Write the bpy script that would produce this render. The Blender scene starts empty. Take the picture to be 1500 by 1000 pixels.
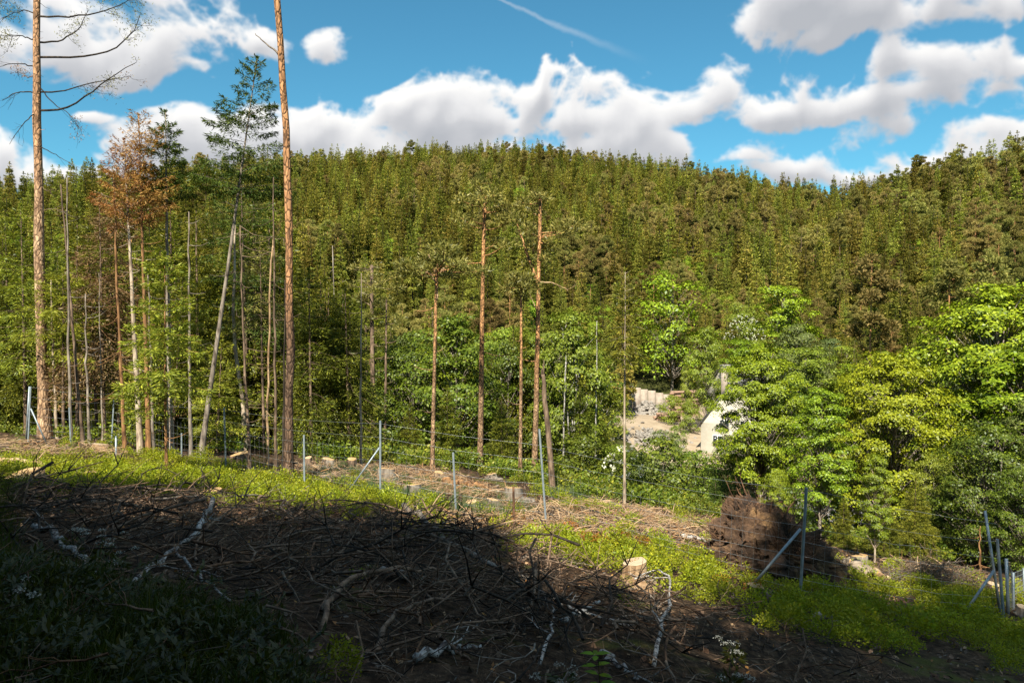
import bpy, math, random
import numpy as np
from mathutils import Vector, Matrix, Euler

R = math.radians
rng = np.random.default_rng(11)
random.seed(11)
SC = bpy.context.scene
COL = SC.collection

# ------------------------------------------------------------------ camera
F = 1083.0; CX = 750.0; CY = 500.0; PITCH = R(1.85)
cam_d = bpy.data.cameras.new('camera'); cam = bpy.data.objects.new('camera', cam_d); COL.objects.link(cam)
cam_d.sensor_width = 36; cam_d.lens = F / 1500 * 36; cam_d.clip_start = 0.05; cam_d.clip_end = 6000
cam.location = (0, 0, 0); cam.rotation_euler = (R(90) - PITCH, 0, 0)
SC.camera = cam

# ------------------------------------------------------------------ sky, sun, exposure
SUN_EL = R(47); SUN_AZ = R(193)          # compass angle of the sun, from +Y clockwise: behind the camera, a little to its left
SKY_STRENGTH = 0.05
SC.view_settings.view_transform = 'Standard'; SC.view_settings.look = 'None'
SC.view_settings.gamma = 1.0; SC.view_settings.exposure = 1.06; SC.view_settings.use_curve_mapping = False
sun_d = bpy.data.lights.new('sun', 'SUN'); sun_d.energy = 5.0; sun_d.angle = R(0.53); sun_d.color = (1.0, 0.91, 0.75)
sun = bpy.data.objects.new('sun', sun_d); COL.objects.link(sun)
sdir = Vector((math.sin(SUN_AZ) * math.cos(SUN_EL), math.cos(SUN_AZ) * math.cos(SUN_EL), math.sin(SUN_EL)))
sun.rotation_euler = sdir.to_track_quat('Z', 'Y').to_euler()
sun.location = (0, 0, 60)

class NT:
    """small helper to write node trees"""
    def __init__(s, tree): s.t = tree
    def n(s, typ, **kw):
        nd = s.t.nodes.new(typ)
        for k, v in kw.items(): setattr(nd, k, v)
        return nd
    def put(s, sock, v):
        if isinstance(v, bpy.types.NodeSocket): s.t.links.new(v, sock)
        elif v is not None: sock.default_value = v
    def m(s, op, a, b=None, c=None, clamp=False):
        nd = s.n('ShaderNodeMath', operation=op, use_clamp=clamp)
        for i, v in enumerate((a, b, c)): s.put(nd.inputs[i], v)
        return nd.outputs[0]
    def ss(s, v, lo, hi, a=0.0, b=1.0):
        nd = s.n('ShaderNodeMapRange', interpolation_type='SMOOTHSTEP')
        for i, x in enumerate((v, lo, hi, a, b)): s.put(nd.inputs[i], x)
        return nd.outputs[0]
    def noise(s, vec, scale, detail=4, rough=0.55, dist=0.0, dim='3D'):
        nd = s.n('ShaderNodeTexNoise', noise_dimensions=dim)
        s.put(nd.inputs['Vector'], vec); nd.inputs['Scale'].default_value = scale; nd.inputs['Detail'].default_value = detail
        nd.inputs['Roughness'].default_value = rough; nd.inputs['Distortion'].default_value = dist
        return nd.outputs[0]
    def mix(s, f, a, b, mode='MIX'):
        nd = s.n('ShaderNodeMix', data_type='RGBA', blend_type=mode)
        s.put(nd.inputs[0], f); s.put(nd.inputs[6], a); s.put(nd.inputs[7], b)
        return nd.outputs[2]
    def ramp(s, f, stops):
        nd = s.n('ShaderNodeValToRGB'); s.put(nd.inputs[0], f)
        el = nd.color_ramp.elements
        while len(el) < len(stops): el.new(0.5)
        for e, (p, c) in zip(el, stops): e.position = p; e.color = (*c, 1)
        return nd.outputs[0]

def px_azel(px, py):
    """picture position -> compass direction and elevation of that point of the sky"""
    d = Vector(((px - CX) / F, 1, -(py - CY) / F)); d.rotate(Euler((-PITCH, 0, 0))); d.normalize()
    return math.atan2(d.x, d.y), math.asin(d.z)

CLOUDS = [  # px, py of the cloud's base centre, half width, height above the base, depth below it
    (1290, 30, 215, 130, 38), (1180, 15, 110, 80, 45), (1400, 30, 120, 90, 30), (1062, 45, 24, 30, 30),
    (1140, 170, 170, 95, 28), (1010, 180, 170, 70, 22), (1270, 155, 150, 62, 26), (1400, 125, 150, 70, 40), (1480, 130, 120, 60, 35),
    (880, 182, 110, 52, 20), (800, 155, 72, 62, 26), (770, 190, 120, 50, 24), (650, 180, 150, 72, 40), (520, 190, 140, 66, 40), (430, 200, 110, 55, 40), (640, 215, 280, 45, 40), (820, 220, 180, 35, 24),
    (985, 222, 58, 34, 14), (1040, 242, 70, 22, 12), (1180, 255, 150, 38, 24), (1330, 225, 150, 62, 45), (1440, 205, 120, 52, 50),
    (120, 70, 150, 110, 50), (310, 45, 78, 46, 28), (210, 40, 100, 90, 50), (20, 205, 80, 42, 60), (60, 250, 140, 36, 30), (265, 103, 28, 16, 16), (458, 50, 34, 26, 20),
    (280, 205, 110, 50, 50), (320, 230, 160, 56, 40), (155, 165, 25, 10, 10), (245, 158, 40, 10, 12),
    (700, 235, 400, 24, 24), (160, 255, 140, 30, 16)]
world = bpy.data.worlds.new('World'); SC.world = world; world.use_nodes = True
wt = world.node_tree; wt.nodes.clear(); N = NT(wt)
def vnoise(x, y, seed):
    """smooth value noise on a lattice"""
    tb = np.random.default_rng(seed).uniform(0, 1, (256, 256)).astype(np.float32)
    xi = np.floor(x).astype(np.int32); yi = np.floor(y).astype(np.int32); fx = x - xi; fy = y - yi
    fx = fx * fx * fx * (fx * (fx * 6 - 15) + 10); fy = fy * fy * fy * (fy * (fy * 6 - 15) + 10)
    x0, x1, y0, y1 = xi & 255, (xi + 1) & 255, yi & 255, (yi + 1) & 255
    return (tb[x0, y0] * (1 - fx) + tb[x1, y0] * fx) * (1 - fy) + (tb[x0, y1] * (1 - fx) + tb[x1, y1] * fx) * fy
def fbm(x, y, sc, octv, seed, gain=.52, billow=False):
    s_ = 0; a_ = 1.; tot = 0
    for o in range(octv):
        n = vnoise(x * sc, y * sc, seed + o); n = np.abs(2 * n - 1) if billow else n
        s_ = s_ + a_ * n; tot += a_; a_ *= gain; sc *= 2.03; x, y = x * .8 - y * .6 + 3.1, x * .6 + y * .8 + 7.7
    return s_ / tot
def cloud_map():
    """the cloud layer of the whole upper sky, worked out here: R = how much sunlight a place of the cloud shows, G = cover"""
    W, H = 4500, 1000
    az = ((np.arange(W, dtype=np.float32) + .5) / W * 2 - 1) * math.pi; el = (np.arange(H, dtype=np.float32) + .5) / H * math.pi / 2
    A, E = np.meshgrid(az, el); A = A.astype(np.float32); E = E.astype(np.float32)
    wx = (fbm(A, E * 1.3, 7, 2, 10) - .5) * .09; wy = (fbm(A, E * 1.3, 8, 2, 30) - .5) * .05
    X, Y = A + wx, E + wy
    best = np.full(A.shape, -1.2, np.float32)
    for (px, py, hw, up, dn) in CLOUDS:
        up *= .80; dn *= .85; a0, e0 = px_azel(px, py); k = math.cos(a0); dx = (X - a0) * F / hw / k; dy = Y - e0
        dy = np.where(dy > 0, dy * F / up, dy * F / dn) * (1 / k); v = 1 - dx * dx - dy * dy; v = v * .75 - .30 if hw < 60 else v
        h_ = np.maximum(0, .3 - np.abs(best - v)) / .3; best = np.maximum(best, v) + h_ * h_ * .3 * .25
    best = np.maximum(best, -1.2)
    o_ = np.maximum(np.clip((np.abs(A) - .62) / .22, 0, 1), np.clip((E - .44) / .16, 0, 1))      # beyond the view scattered clouds go on, thinned to lower the fill light
    gen = (fbm(A, E * 1.6, 2.2, 4, 50) - .56) * 7.0
    base = best * (1 - o_) + gen * o_
    puff = fbm(X, Y * 1.25, 16, 7, 70, .56, True); soft = fbm(A, E * 1.9, 11, 7, 90, .55)
    Fd = base * .92 + (.40 - puff) * 1.8 + (soft - .5) * 2.3 + .10
    t_ = np.clip((Fd - .0) / .70, 0, 1); cover = t_ * t_ * (3 - 2 * t_)
    # light comes from above: what lies under much cloud is grey
    dens = np.clip(Fd, 0, 1.3); sh = np.zeros(W, np.float32); S = np.zeros_like(dens); dk = .968
    for j in range(H - 1, -1, -1): sh = sh * dk + dens[j] * (1 - dk); S[j] = sh
    Fs = Fd.copy()
    for _ in range(3): Fs[3:-3] = (Fs[:-6] + Fs[3:-3] + Fs[6:]) / 3; Fs[:, 3:-3] = (Fs[:, :-6] + Fs[:, 3:-3] + Fs[:, 6:]) / 3
    g = np.zeros_like(Fd); g[6:-6] = Fs[:-12] - Fs[12:]; g[:, 6:-6] += (Fs[:, 12:] - Fs[:, :-12]) * .4
    lit = np.clip(.95 - S * .82 + np.clip(g * .40, -.30, .30) + (Fd - Fs) * .16, 0, 1)
    im = bpy.data.images.new('cloud_layer', W, H, alpha=True, float_buffer=False, is_data=True)
    px_ = np.ones((H, W, 4), np.float32); px_[..., 0] = lit; px_[..., 1] = cover; px_[..., 2] = 0
    im.pixels.foreach_set(px_.ravel()); im.update(); im.pack(); return im
tc = N.n('ShaderNodeTexCoord'); spx = N.n('ShaderNodeSeparateXYZ'); wt.links.new(tc.outputs['Generated'], spx.inputs[0])
azn = N.m('ARCTAN2', spx.outputs[0], spx.outputs[1]); eln = N.m('ARCSINE', spx.outputs[2])
cuv = N.n('ShaderNodeCombineXYZ'); N.put(cuv.inputs[0], N.m('MULTIPLY_ADD', azn, .5 / math.pi, .5)); N.put(cuv.inputs[1], N.m('MULTIPLY', eln, 2 / math.pi))
cim = N.n('ShaderNodeTexImage', interpolation='Cubic', extension='EXTEND'); cim.image = cloud_map(); wt.links.new(cuv.outputs[0], cim.inputs[0])
csp = N.n('ShaderNodeSeparateColor'); wt.links.new(cim.outputs[0], csp.inputs[0])
cover = N.m('MULTIPLY', csp.outputs[1], N.ss(eln, 0.0, 0.04)); lit = csp.outputs[0]
ccol = N.ramp(lit, [(0.0, (0.47, 0.49, 0.53)), (0.35, (0.60, 0.61, 0.64)), (0.70, (0.82, 0.82, 0.83)), (1.0, (1.0, 0.99, 0.97))])
# a fading vapour trail
(a1, e1), (a2, e2) = px_azel(735, 0), px_azel(960, 95)
ca, sa = math.cos(math.atan2(e2 - e1, a2 - a1)), math.sin(math.atan2(e2 - e1, a2 - a1))
da, de = N.m('SUBTRACT', azn, a1), N.m('SUBTRACT', eln, e1)
al = N.m('ADD', N.m('MULTIPLY', da, ca), N.m('MULTIPLY', de, sa)); ac = N.m('SUBTRACT', N.m('MULTIPLY', de, ca), N.m('MULTIPLY', da, sa))
L = math.hypot(a2 - a1, e2 - e1)
ac = N.m('ADD', ac, N.m('MULTIPLY', N.m('SUBTRACT', N.noise(tc.outputs['Generated'], 40, 3), 0.5), 0.008))
wd = N.m('ADD', 0.003, N.m('MULTIPLY', N.m('MAXIMUM', al, 0.0), 0.03))
trail = N.m('MULTIPLY', N.ss(N.m('DIVIDE', N.m('ABSOLUTE', ac), wd), 1.0, 0.0), N.m('MULTIPLY', N.ss(al, -0.3, -0.05), N.ss(al, L, L * 0.3)))
trail = N.m('MULTIPLY', trail, 0.20)
sky = N.n('ShaderNodeTexSky', sky_type='NISHITA'); sky.sun_disc = False; sky.sun_elevation = SUN_EL; sky.sun_rotation = SUN_AZ
sky.air_density = 1.0; sky.dust_density = 0.6; sky.ozone_density = 3.0; sky.altitude = 400
skyc = N.mix(1.0, sky.outputs[0], (0.64, 1.38, 1.34, 1), 'MULTIPLY')
CLOUD_GAIN = 0.50 / SKY_STRENGTH
cl = N.n('ShaderNodeVectorMath', operation='SCALE'); wt.links.new(ccol, cl.inputs[0]); cl.inputs['Scale'].default_value = CLOUD_GAIN
c1 = N.mix(trail, skyc, cl.outputs[0]); c2 = N.mix(cover, c1, cl.outputs[0])
bg = N.n('ShaderNodeBackground'); wt.links.new(c2, bg.inputs[0]); bg.inputs[1].default_value = SKY_STRENGTH
wo = N.n('ShaderNodeOutputWorld'); wt.links.new(bg.outputs[0], wo.inputs[0])
world.cycles.sampling_method = 'MANUAL'; world.cycles.sample_map_resolution = 512

cy = SC.cycles
cy.max_bounces = 4; cy.diffuse_bounces = 1; cy.glossy_bounces = 2; cy.transmission_bounces = 3; cy.transparent_max_bounces = 4
cy.caustics_reflective = False; cy.caustics_refractive = False
cy.use_denoising = True; cy.use_adaptive_sampling = False

# ------------------------------------------------------------------ materials
MAT = {}
def new_mat(name):
    m = bpy.data.materials.new(name); m.use_nodes = True; m.node_tree.nodes.clear(); MAT[name] = m
    return m, NT(m.node_tree)
def out(T, sh, disp=None):
    o = T.n('ShaderNodeOutputMaterial'); T.t.links.new(sh, o.inputs[0])
def leafmat(name, c0, c1, c2=None, trans=0.30, tint=None, gloss=0.02, obvar=0.25):
    hv = .07 if '_far' in name and 'leaf' not in name else .03
    """leaf colours run from c0 to c1 leaf by leaf; obvar also shifts whole plants"""
    m, T = new_mat(name)
    ge = T.n('ShaderNodeNewGeometry'); oi = T.n('ShaderNodeObjectInfo')
    stops = [(0.0, c0), (0.75, c1), (1.0, c2 or c1)]
    col = T.ramp(ge.outputs['Random Per Island'], stops)
    hsv = T.n('ShaderNodeHueSaturation'); T.put(hsv.inputs['Color'], col)
    T.put(hsv.inputs['Hue'], T.m('ADD', 0.5 - hv * .45, T.m('MULTIPLY', oi.outputs['Random'], hv)))
    r2 = T.m('FRACT', T.m('MULTIPLY', oi.outputs['Random'], 7.31))
    T.put(hsv.inputs['Value'], T.m('ADD', 1 - obvar, T.m('MULTIPLY', r2, 2 * obvar)))
    d = T.n('ShaderNodeBsdfDiffuse'); T.put(d.inputs[0], hsv.outputs[0])
    tr = T.n('ShaderNodeBsdfTranslucent'); T.put(tr.inputs[0], T.mix(1.0, hsv.outputs[0], tint or (1.25, 1.2, 0.55, 1), 'MULTIPLY'))
    mx = T.n('ShaderNodeMixShader'); mx.inputs[0].default_value = trans; T.put(mx.inputs[1], d.outputs[0]); T.put(mx.inputs[2], tr.outputs[0])
    if gloss:
        gl = T.n('ShaderNodeBsdfGlossy'); gl.inputs['Roughness'].default_value = 0.45; gl.inputs[0].default_value = (.8, .85, .9, 1)
        m2 = T.n('ShaderNodeMixShader'); m2.inputs[0].default_value = gloss; T.put(m2.inputs[1], mx.outputs[0]); T.put(m2.inputs[2], gl.outputs[0]); out(T, m2.outputs[0])
    else: out(T, mx.outputs[0])
    return m
leafmat('spruce_far', (0.114, 0.132, 0.025), (0.269, 0.257, 0.051), (0.404, 0.343, 0.074), .22, obvar=.50, gloss=0)
leafmat('pine_far', (0.152, 0.148, 0.046), (0.280, 0.239, 0.075), (0.381, 0.306, 0.104), .22, obvar=.40, gloss=0)
leafmat('spruce_mid', (0.056, 0.077, 0.012), (0.189, 0.199, 0.024), (0.362, 0.363, 0.038), .25, obvar=.25)
leafmat('spruce_light', (0.107, 0.138, 0.018), (0.268, 0.292, 0.033), (0.463, 0.454, 0.052), .30, obvar=.18)
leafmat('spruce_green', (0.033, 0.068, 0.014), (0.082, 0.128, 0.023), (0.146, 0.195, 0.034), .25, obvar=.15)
leafmat('pine_near', (0.103, 0.108, 0.026), (0.220, 0.206, 0.050), (0.360, 0.302, 0.078), .2, obvar=.2)
leafmat('needle_dead', (0.130, 0.072, 0.033), (0.273, 0.163, 0.078), (0.364, 0.234, 0.117), .15, (1.2, 1, .8, 1), obvar=.2)
leafmat('needle_orange', (0.240, 0.117, 0.037), (0.432, 0.228, 0.073), (0.528, 0.317, 0.119), .25, (1.2, 1, .7, 1), obvar=.12)
leafmat('leaf_maple', (.080, .125, .006), (.230, .300, .012), (.310, .370, .020), 0.22, obvar=.12, gloss=.025)
leafmat('leaf_yellow', (0.114, 0.152, 0.007), (0.253, 0.294, 0.013), (0.315, 0.350, 0.020), 0.22, obvar=.12)
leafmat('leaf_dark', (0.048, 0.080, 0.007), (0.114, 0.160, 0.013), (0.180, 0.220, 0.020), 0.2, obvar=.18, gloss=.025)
leafmat('leaf_light', (.095, .135, .012), (.205, .250, .024), (.280, .310, .035), 0.22, obvar=.15)
leafmat('leaf_grey', (.085, .120, .030), (.150, .185, .052), (.210, .235, .070), 0.2, obvar=.15)
leafmat('leaf_far', (0.097, 0.169, 0.019), (0.213, 0.293, 0.028), (0.336, 0.400, 0.046), .28, obvar=.3, gloss=0)
leafmat('blossom', (.55, .55, .42), (.72, .72, .6), None, .2, (1, 1, 1, 1), obvar=.05, gloss=0)
leafmat('bilberry', (0.144, 0.187, 0.012), (0.301, 0.327, 0.017), (0.380, 0.386, 0.022), .34, obvar=.28, gloss=.015)
leafmat('bilberry_red', (0.192, 0.102, 0.017), (0.360, 0.144, 0.026), (0.432, 0.228, 0.036), .3, (1.2, 1, .6, 1), obvar=.2, gloss=.015)
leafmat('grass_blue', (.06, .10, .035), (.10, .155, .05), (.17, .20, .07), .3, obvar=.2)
leafmat('grass_green', (0.020, 0.036, 0.003), (0.042, 0.063, 0.005), (0.079, 0.087, 0.010), .35, obvar=.25)  # grass of the shaded corner, colour darkened to deepen that shade
leafmat('herb_leaf', (0.025, 0.035, 0.003), (0.055, 0.060, 0.006), (0.088, 0.081, 0.009), .3, obvar=.2, gloss=.04)  # herb greens lowered so the shaded foreground comes out darker
leafmat('sapling_leaf', (.10, .20, .012), (.16, .29, .018), None, .4, obvar=.1)
leafmat('petal_white', (0.432, 0.432, 0.372), (0.480, 0.480, 0.432), None, .3, (1, 1, 1, 1), obvar=.05, gloss=0)
leafmat('petal_yellow', (.75, .42, .01), (.8, .55, .02), None, .2, (1, 1, .6, 1), obvar=.05, gloss=0)

def barkmat(name, lo, hi, dark, zs=0.22, scale=9, bump=0.6, rough=0.85, top=None, zr=(4, 9), marks=None, plates=0):
    m, T = new_mat(name)
    tcn = T.n('ShaderNodeTexCoord'); mp = T.n('ShaderNodeMapping'); T.put(mp.inputs[0], tcn.outputs['Object']); mp.inputs['Scale'].default_value = (1, 1, zs)
    n1 = T.noise(mp.outputs[0], scale, 6, 0.65, 0.4); n2 = T.noise(tcn.outputs['Object'], 0.9, 5, .6); n3 = T.noise(mp.outputs[0], scale * 4, 3)
    col = T.ramp(n1, [(0.39, dark), (0.49, lo), (0.62, hi)])
    col = T.mix(T.ss(n2, 0.42, 0.60, 0, .85), col, T.mix(.55, col, (*dark, 1)))
    if top:
        sp = T.n('ShaderNodeSeparateXYZ'); T.put(sp.inputs[0], tcn.outputs['Object'])
        z = T.m('ADD', sp.outputs[2], T.m('MULTIPLY', T.m('SUBTRACT', n2, .5), 5.0))
        tcol = T.ramp(n1, [(0.38, tuple(c * .32 for c in top)), (0.50, top), (0.64, tuple(min(1, c * 1.3) for c in top))])
        col = T.mix(T.ss(z, *zr), col, tcol)
    hgt = T.m('ADD', n1, T.m('MULTIPLY', n3, .4))
    if plates:   # cracked bark plates
        mq = T.n('ShaderNodeMapping'); T.put(mq.inputs[0], tcn.outputs['Object']); mq.inputs['Scale'].default_value = (1, 1, .45)
        ad = T.n('ShaderNodeVectorMath', operation='MULTIPLY_ADD'); nn = T.n('ShaderNodeTexNoise'); T.put(nn.inputs['Vector'], mq.outputs[0]); nn.inputs['Scale'].default_value = 9
        T.put(ad.inputs[0], nn.outputs[1]); ad.inputs[1].default_value = (.09, .09, .09); T.put(ad.inputs[2], mq.outputs[0])
        vo = T.n('ShaderNodeTexVoronoi', feature='DISTANCE_TO_EDGE'); T.put(vo.inputs['Vector'], ad.outputs[0]); vo.inputs['Scale'].default_value = plates
        vc = T.n('ShaderNodeTexVoronoi'); T.put(vc.inputs['Vector'], ad.outputs[0]); vc.inputs['Scale'].default_value = plates
        sc_ = T.n('ShaderNodeSeparateColor'); T.put(sc_.inputs[0], vc.outputs['Color'])
        col = T.mix(T.ss(sc_.outputs[0], .2, 1, 0, .55), col, T.mix(.6, col, (*dark, 1)))
        col = T.mix(T.ss(vo.outputs[0], .14, .02, 0, .7), col, (*[c * .6 for c in dark], 1))
        hgt = T.m('ADD', hgt, T.m('MULTIPLY', T.ss(vo.outputs[0], 0, .2), 1.4))
    if marks:
        mm = T.n('ShaderNodeMapping'); T.put(mm.inputs[0], tcn.outputs['Object']); mm.inputs['Scale'].default_value = marks[0]
        nm = T.noise(mm.outputs[0], 1.0, 4, .6)
        col = T.mix(T.ss(nm, marks[1], marks[1] + .07), col, (*marks[2], 1))
    oi = T.n('ShaderNodeObjectInfo'); hs = T.n('ShaderNodeHueSaturation'); T.put(hs.inputs['Color'], col); T.put(hs.inputs['Value'], T.m('ADD', .85, T.m('MULTIPLY', oi.outputs['Random'], .3)))
    b = T.n('ShaderNodeBsdfPrincipled'); T.put(b.inputs['Base Color'], hs.outputs[0]); b.inputs['Roughness'].default_value = rough; b.inputs['Specular IOR Level'].default_value = .25
    bp = T.n('ShaderNodeBump'); bp.inputs['Strength'].default_value = bump; bp.inputs['Distance'].default_value = .03; T.put(bp.inputs['Height'], hgt); T.put(b.inputs['Normal'], bp.outputs[0])
    out(T, b.outputs[0]); return m
barkmat('bark_pine', (.33, .21, .12), (.50, .34, .20), (.12, .072, .042), top=(.56, .29, .12), zr=(2.5, 6.5), plates=11)
barkmat('bark_pine_shaded', (.17, .105, .066), (.30, .195, .125), (.06, .038, .026), top=(.52, .27, .125), zr=(3.6, 6.6), plates=9)  # naturally darker low bark, which also paints in the shadow cast on the trunk
barkmat('bark_pine_pale', (.42, .27, .155), (.60, .43, .27), (.15, .09, .055), zs=.3, scale=8, top=(.40, .225, .12), zr=(8, 12), plates=8)
barkmat('bark_grey', (.25, .21, .17), (.40, .35, .29), (.10, .08, .065))
barkmat('bark_pale', (.36, .29, .21), (.52, .44, .34), (.16, .12, .09))
barkmat('bark_brown', (.16, .11, .075), (.28, .20, .14), (.06, .042, .03))
barkmat('bark_orange', (.30, .155, .065), (.44, .25, .115), (.09, .046, .022))
barkmat('bark_dark', (.034, .026, .020), (.075, .058, .043), (.014, .011, .008))
barkmat('bark_birch', (.46, .44, .41), (.66, .63, .59), (.12, .10, .09), zs=1, scale=14, marks=((22, 22, 22), .54, (.045, .038, .034)))
barkmat('dead_pale', (.40, .27, .155), (.56, .41, .25), (.19, .115, .062))
barkmat('stick_brown', (.20, .13, .085), (.33, .23, .155), (.08, .05, .033))
barkmat('stick_grey', (.24, .205, .17), (.40, .35, .30), (.09, .075, .06), marks=((9, 9, 9), .60, (.10, .11, .04)))
barkmat('root_brown', (.14, .075, .042), (.25, .14, .075), (.05, .027, .016))

def cutwood():
    m, T = new_mat('cut_wood')
    tcn = T.n('ShaderNodeTexCoord'); sp = T.n('ShaderNodeSeparateXYZ'); T.put(sp.inputs[0], tcn.outputs['Object'])
    r = T.m('SQRT', T.m('ADD', T.m('MULTIPLY', sp.outputs[0], sp.outputs[0]), T.m('MULTIPLY', sp.outputs[1], sp.outputs[1])))
    nz = T.noise(tcn.outputs['Object'], 6, 4)
    ring = T.m('SINE', T.m('ADD', T.m('MULTIPLY', r, 190), T.m('MULTIPLY', nz, 9)))
    col = T.ramp(T.m('MULTIPLY_ADD', ring, .18, nz), [(.3, (.36, .20, .075)), (.5, (.52, .33, .14)), (.7, (.62, .45, .24))])
    oi = T.n('ShaderNodeObjectInfo'); col = T.mix(T.ss(oi.outputs['Random'], .3, 1, 0, .7), col, T.mix(.75, col, (.42, .38, .33, 1)))
    b = T.n('ShaderNodeBsdfPrincipled'); T.put(b.inputs['Base Color'], col); b.inputs['Roughness'].default_value = .8; out(T, b.outputs[0])
cutwood()
def plain(name, c0, c1, scale=6, rough=.7, metal=0, bump=.2, detail=5):
    m, T = new_mat(name); tcn = T.n('ShaderNodeTexCoord'); nz = T.noise(tcn.outputs['Object'], scale, detail, .6)
    b = T.n('ShaderNodeBsdfPrincipled'); T.put(b.inputs['Base Color'], T.ramp(nz, [(.3, c0), (.7, c1)])); b.inputs['Roughness'].default_value = rough; b.inputs['Metallic'].default_value = metal
    bp = T.n('ShaderNodeBump'); bp.inputs['Strength'].default_value = bump; bp.inputs['Distance'].default_value = .02; T.put(bp.inputs['Height'], nz); T.put(b.inputs['Normal'], bp.outputs[0])
    out(T, b.outputs[0]); return m
plain('galvanised', (.20, .25, .29), (.36, .42, .46), 9, .5, .4, .08)
plain('wire', (.30, .33, .35), (.46, .49, .50), 14, .4, .6, 0)
plain('plaster', (.50, .47, .39), (.60, .57, .49), 2, .9)
plain('roof_slate', (.17, .16, .17), (.27, .26, .27), 3, .75)
plain('concrete', (.22, .18, .145), (.40, .34, .28), 1.5, .9)
plain('rubble', (.17, .155, .14), (.36, .33, .29), 1.2, .9)
plain('glass_dark', (.02, .025, .03), (.04, .045, .05), 1, .08, 0, 0)
plain('window_frame', (.65, .64, .6), (.75, .74, .7), 5, .5, 0, 0)
plain('log_bark', (.22, .13, .09), (.40, .27, .19), 5, .9, 0, .5)
plain('rail_steel', (.20, .11, .08), (.32, .19, .13), 9, .55, .5, .1)
plain('sleeper', (.16, .11, .09), (.25, .18, .15), 5, .9)
plain('ballast', (.11, .07, .055), (.22, .14, .11), 7, .95, 0, .6)
plain('gravel', (.12, .115, .11), (.30, .29, .28), 2.5, .95, 0, .5)
plain('yard_sand', (.26, .20, .13), (.44, .35, .25), .7, .95, 0, .3)
def soilmat():
    m, T = new_mat('root_soil'); tcn = T.n('ShaderNodeTexCoord'); P = tcn.outputs['Object']
    n1 = T.noise(P, 2.6, 6, .65); n2 = T.noise(P, 1.5, 5, .6, .8); n3 = T.noise(P, 22, 4)
    col = T.ramp(n1, [(.34, (.020, .012, .008)), (.5, (.055, .031, .018)), (.66, (.11, .063, .034))])
    col = T.mix(T.ss(n2, .54, .66, 0, .8), col, T.ramp(n3, [(.3, (.17, .095, .04)), (.7, (.30, .18, .08))]))
    b = T.n('ShaderNodeBsdfPrincipled'); T.put(b.inputs['Base Color'], col); b.inputs['Roughness'].default_value = .95
    bp = T.n('ShaderNodeBump'); bp.inputs['Strength'].default_value = .9; bp.inputs['Distance'].default_value = .06; T.put(bp.inputs['Height'], T.m('ADD', n1, T.m('MULTIPLY', n3, .5))); T.put(b.inputs['Normal'], bp.outputs[0])
    out(T, b.outputs[0])
soilmat()
def groundmat():
    m, T = new_mat('forest_floor'); ge = T.n('ShaderNodeNewGeometry'); P = ge.outputs['Position']
    n1 = T.noise(P, .8, 5, .6); n2 = T.noise(P, 9, 6, .7); n3 = T.noise(P, 45, 4, .7); n4 = T.noise(P, .35, 4)
    mp = T.n('ShaderNodeMapping'); T.put(mp.inputs[0], P); mp.inputs['Scale'].default_value = (30, 6, 10); mp.inputs['Rotation'].default_value = (0, 0, .5); st = T.noise(mp.outputs[0], 1, 4, .7, 1.2)
    col = T.ramp(n2, [(.36, (.014, .009, .006)), (.48, (.042, .025, .014)), (.58, (.085, .053, .031)), (.70, (.17, .11, .066))])  # dark humus, whole ramp lowered further to deepen the foreground shade
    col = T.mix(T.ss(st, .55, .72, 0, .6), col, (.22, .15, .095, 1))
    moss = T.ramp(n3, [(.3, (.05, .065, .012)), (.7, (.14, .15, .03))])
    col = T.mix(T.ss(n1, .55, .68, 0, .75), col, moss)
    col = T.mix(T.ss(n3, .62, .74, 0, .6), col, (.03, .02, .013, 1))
    sp = T.n('ShaderNodeSeparateXYZ'); T.put(sp.inputs[0], P)
    far = T.ss(sp.outputs[1], 36, 60)      # beyond the clearing: forest undergrowth
    und = T.ramp(T.noise(P, .5, 5, .7), [(.3, (.030, .030, .010)), (.55, (.055, .062, .015)), (.75, (.10, .11, .025))])
    col = T.mix(far, col, und)
    b = T.n('ShaderNodeBsdfPrincipled'); T.put(b.inputs['Base Color'], col); b.inputs['Roughness'].default_value = .95; b.inputs['Specular IOR Level'].default_value = .15
    bp = T.n('ShaderNodeBump'); bp.inputs['Strength'].default_value = .8; bp.inputs['Distance'].default_value = .05; T.put(bp.inputs['Height'], T.m('ADD', n2, T.m('MULTIPLY', n3, .6))); T.put(b.inputs['Normal'], bp.outputs[0])
    out(T, b.outputs[0])
groundmat()

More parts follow.
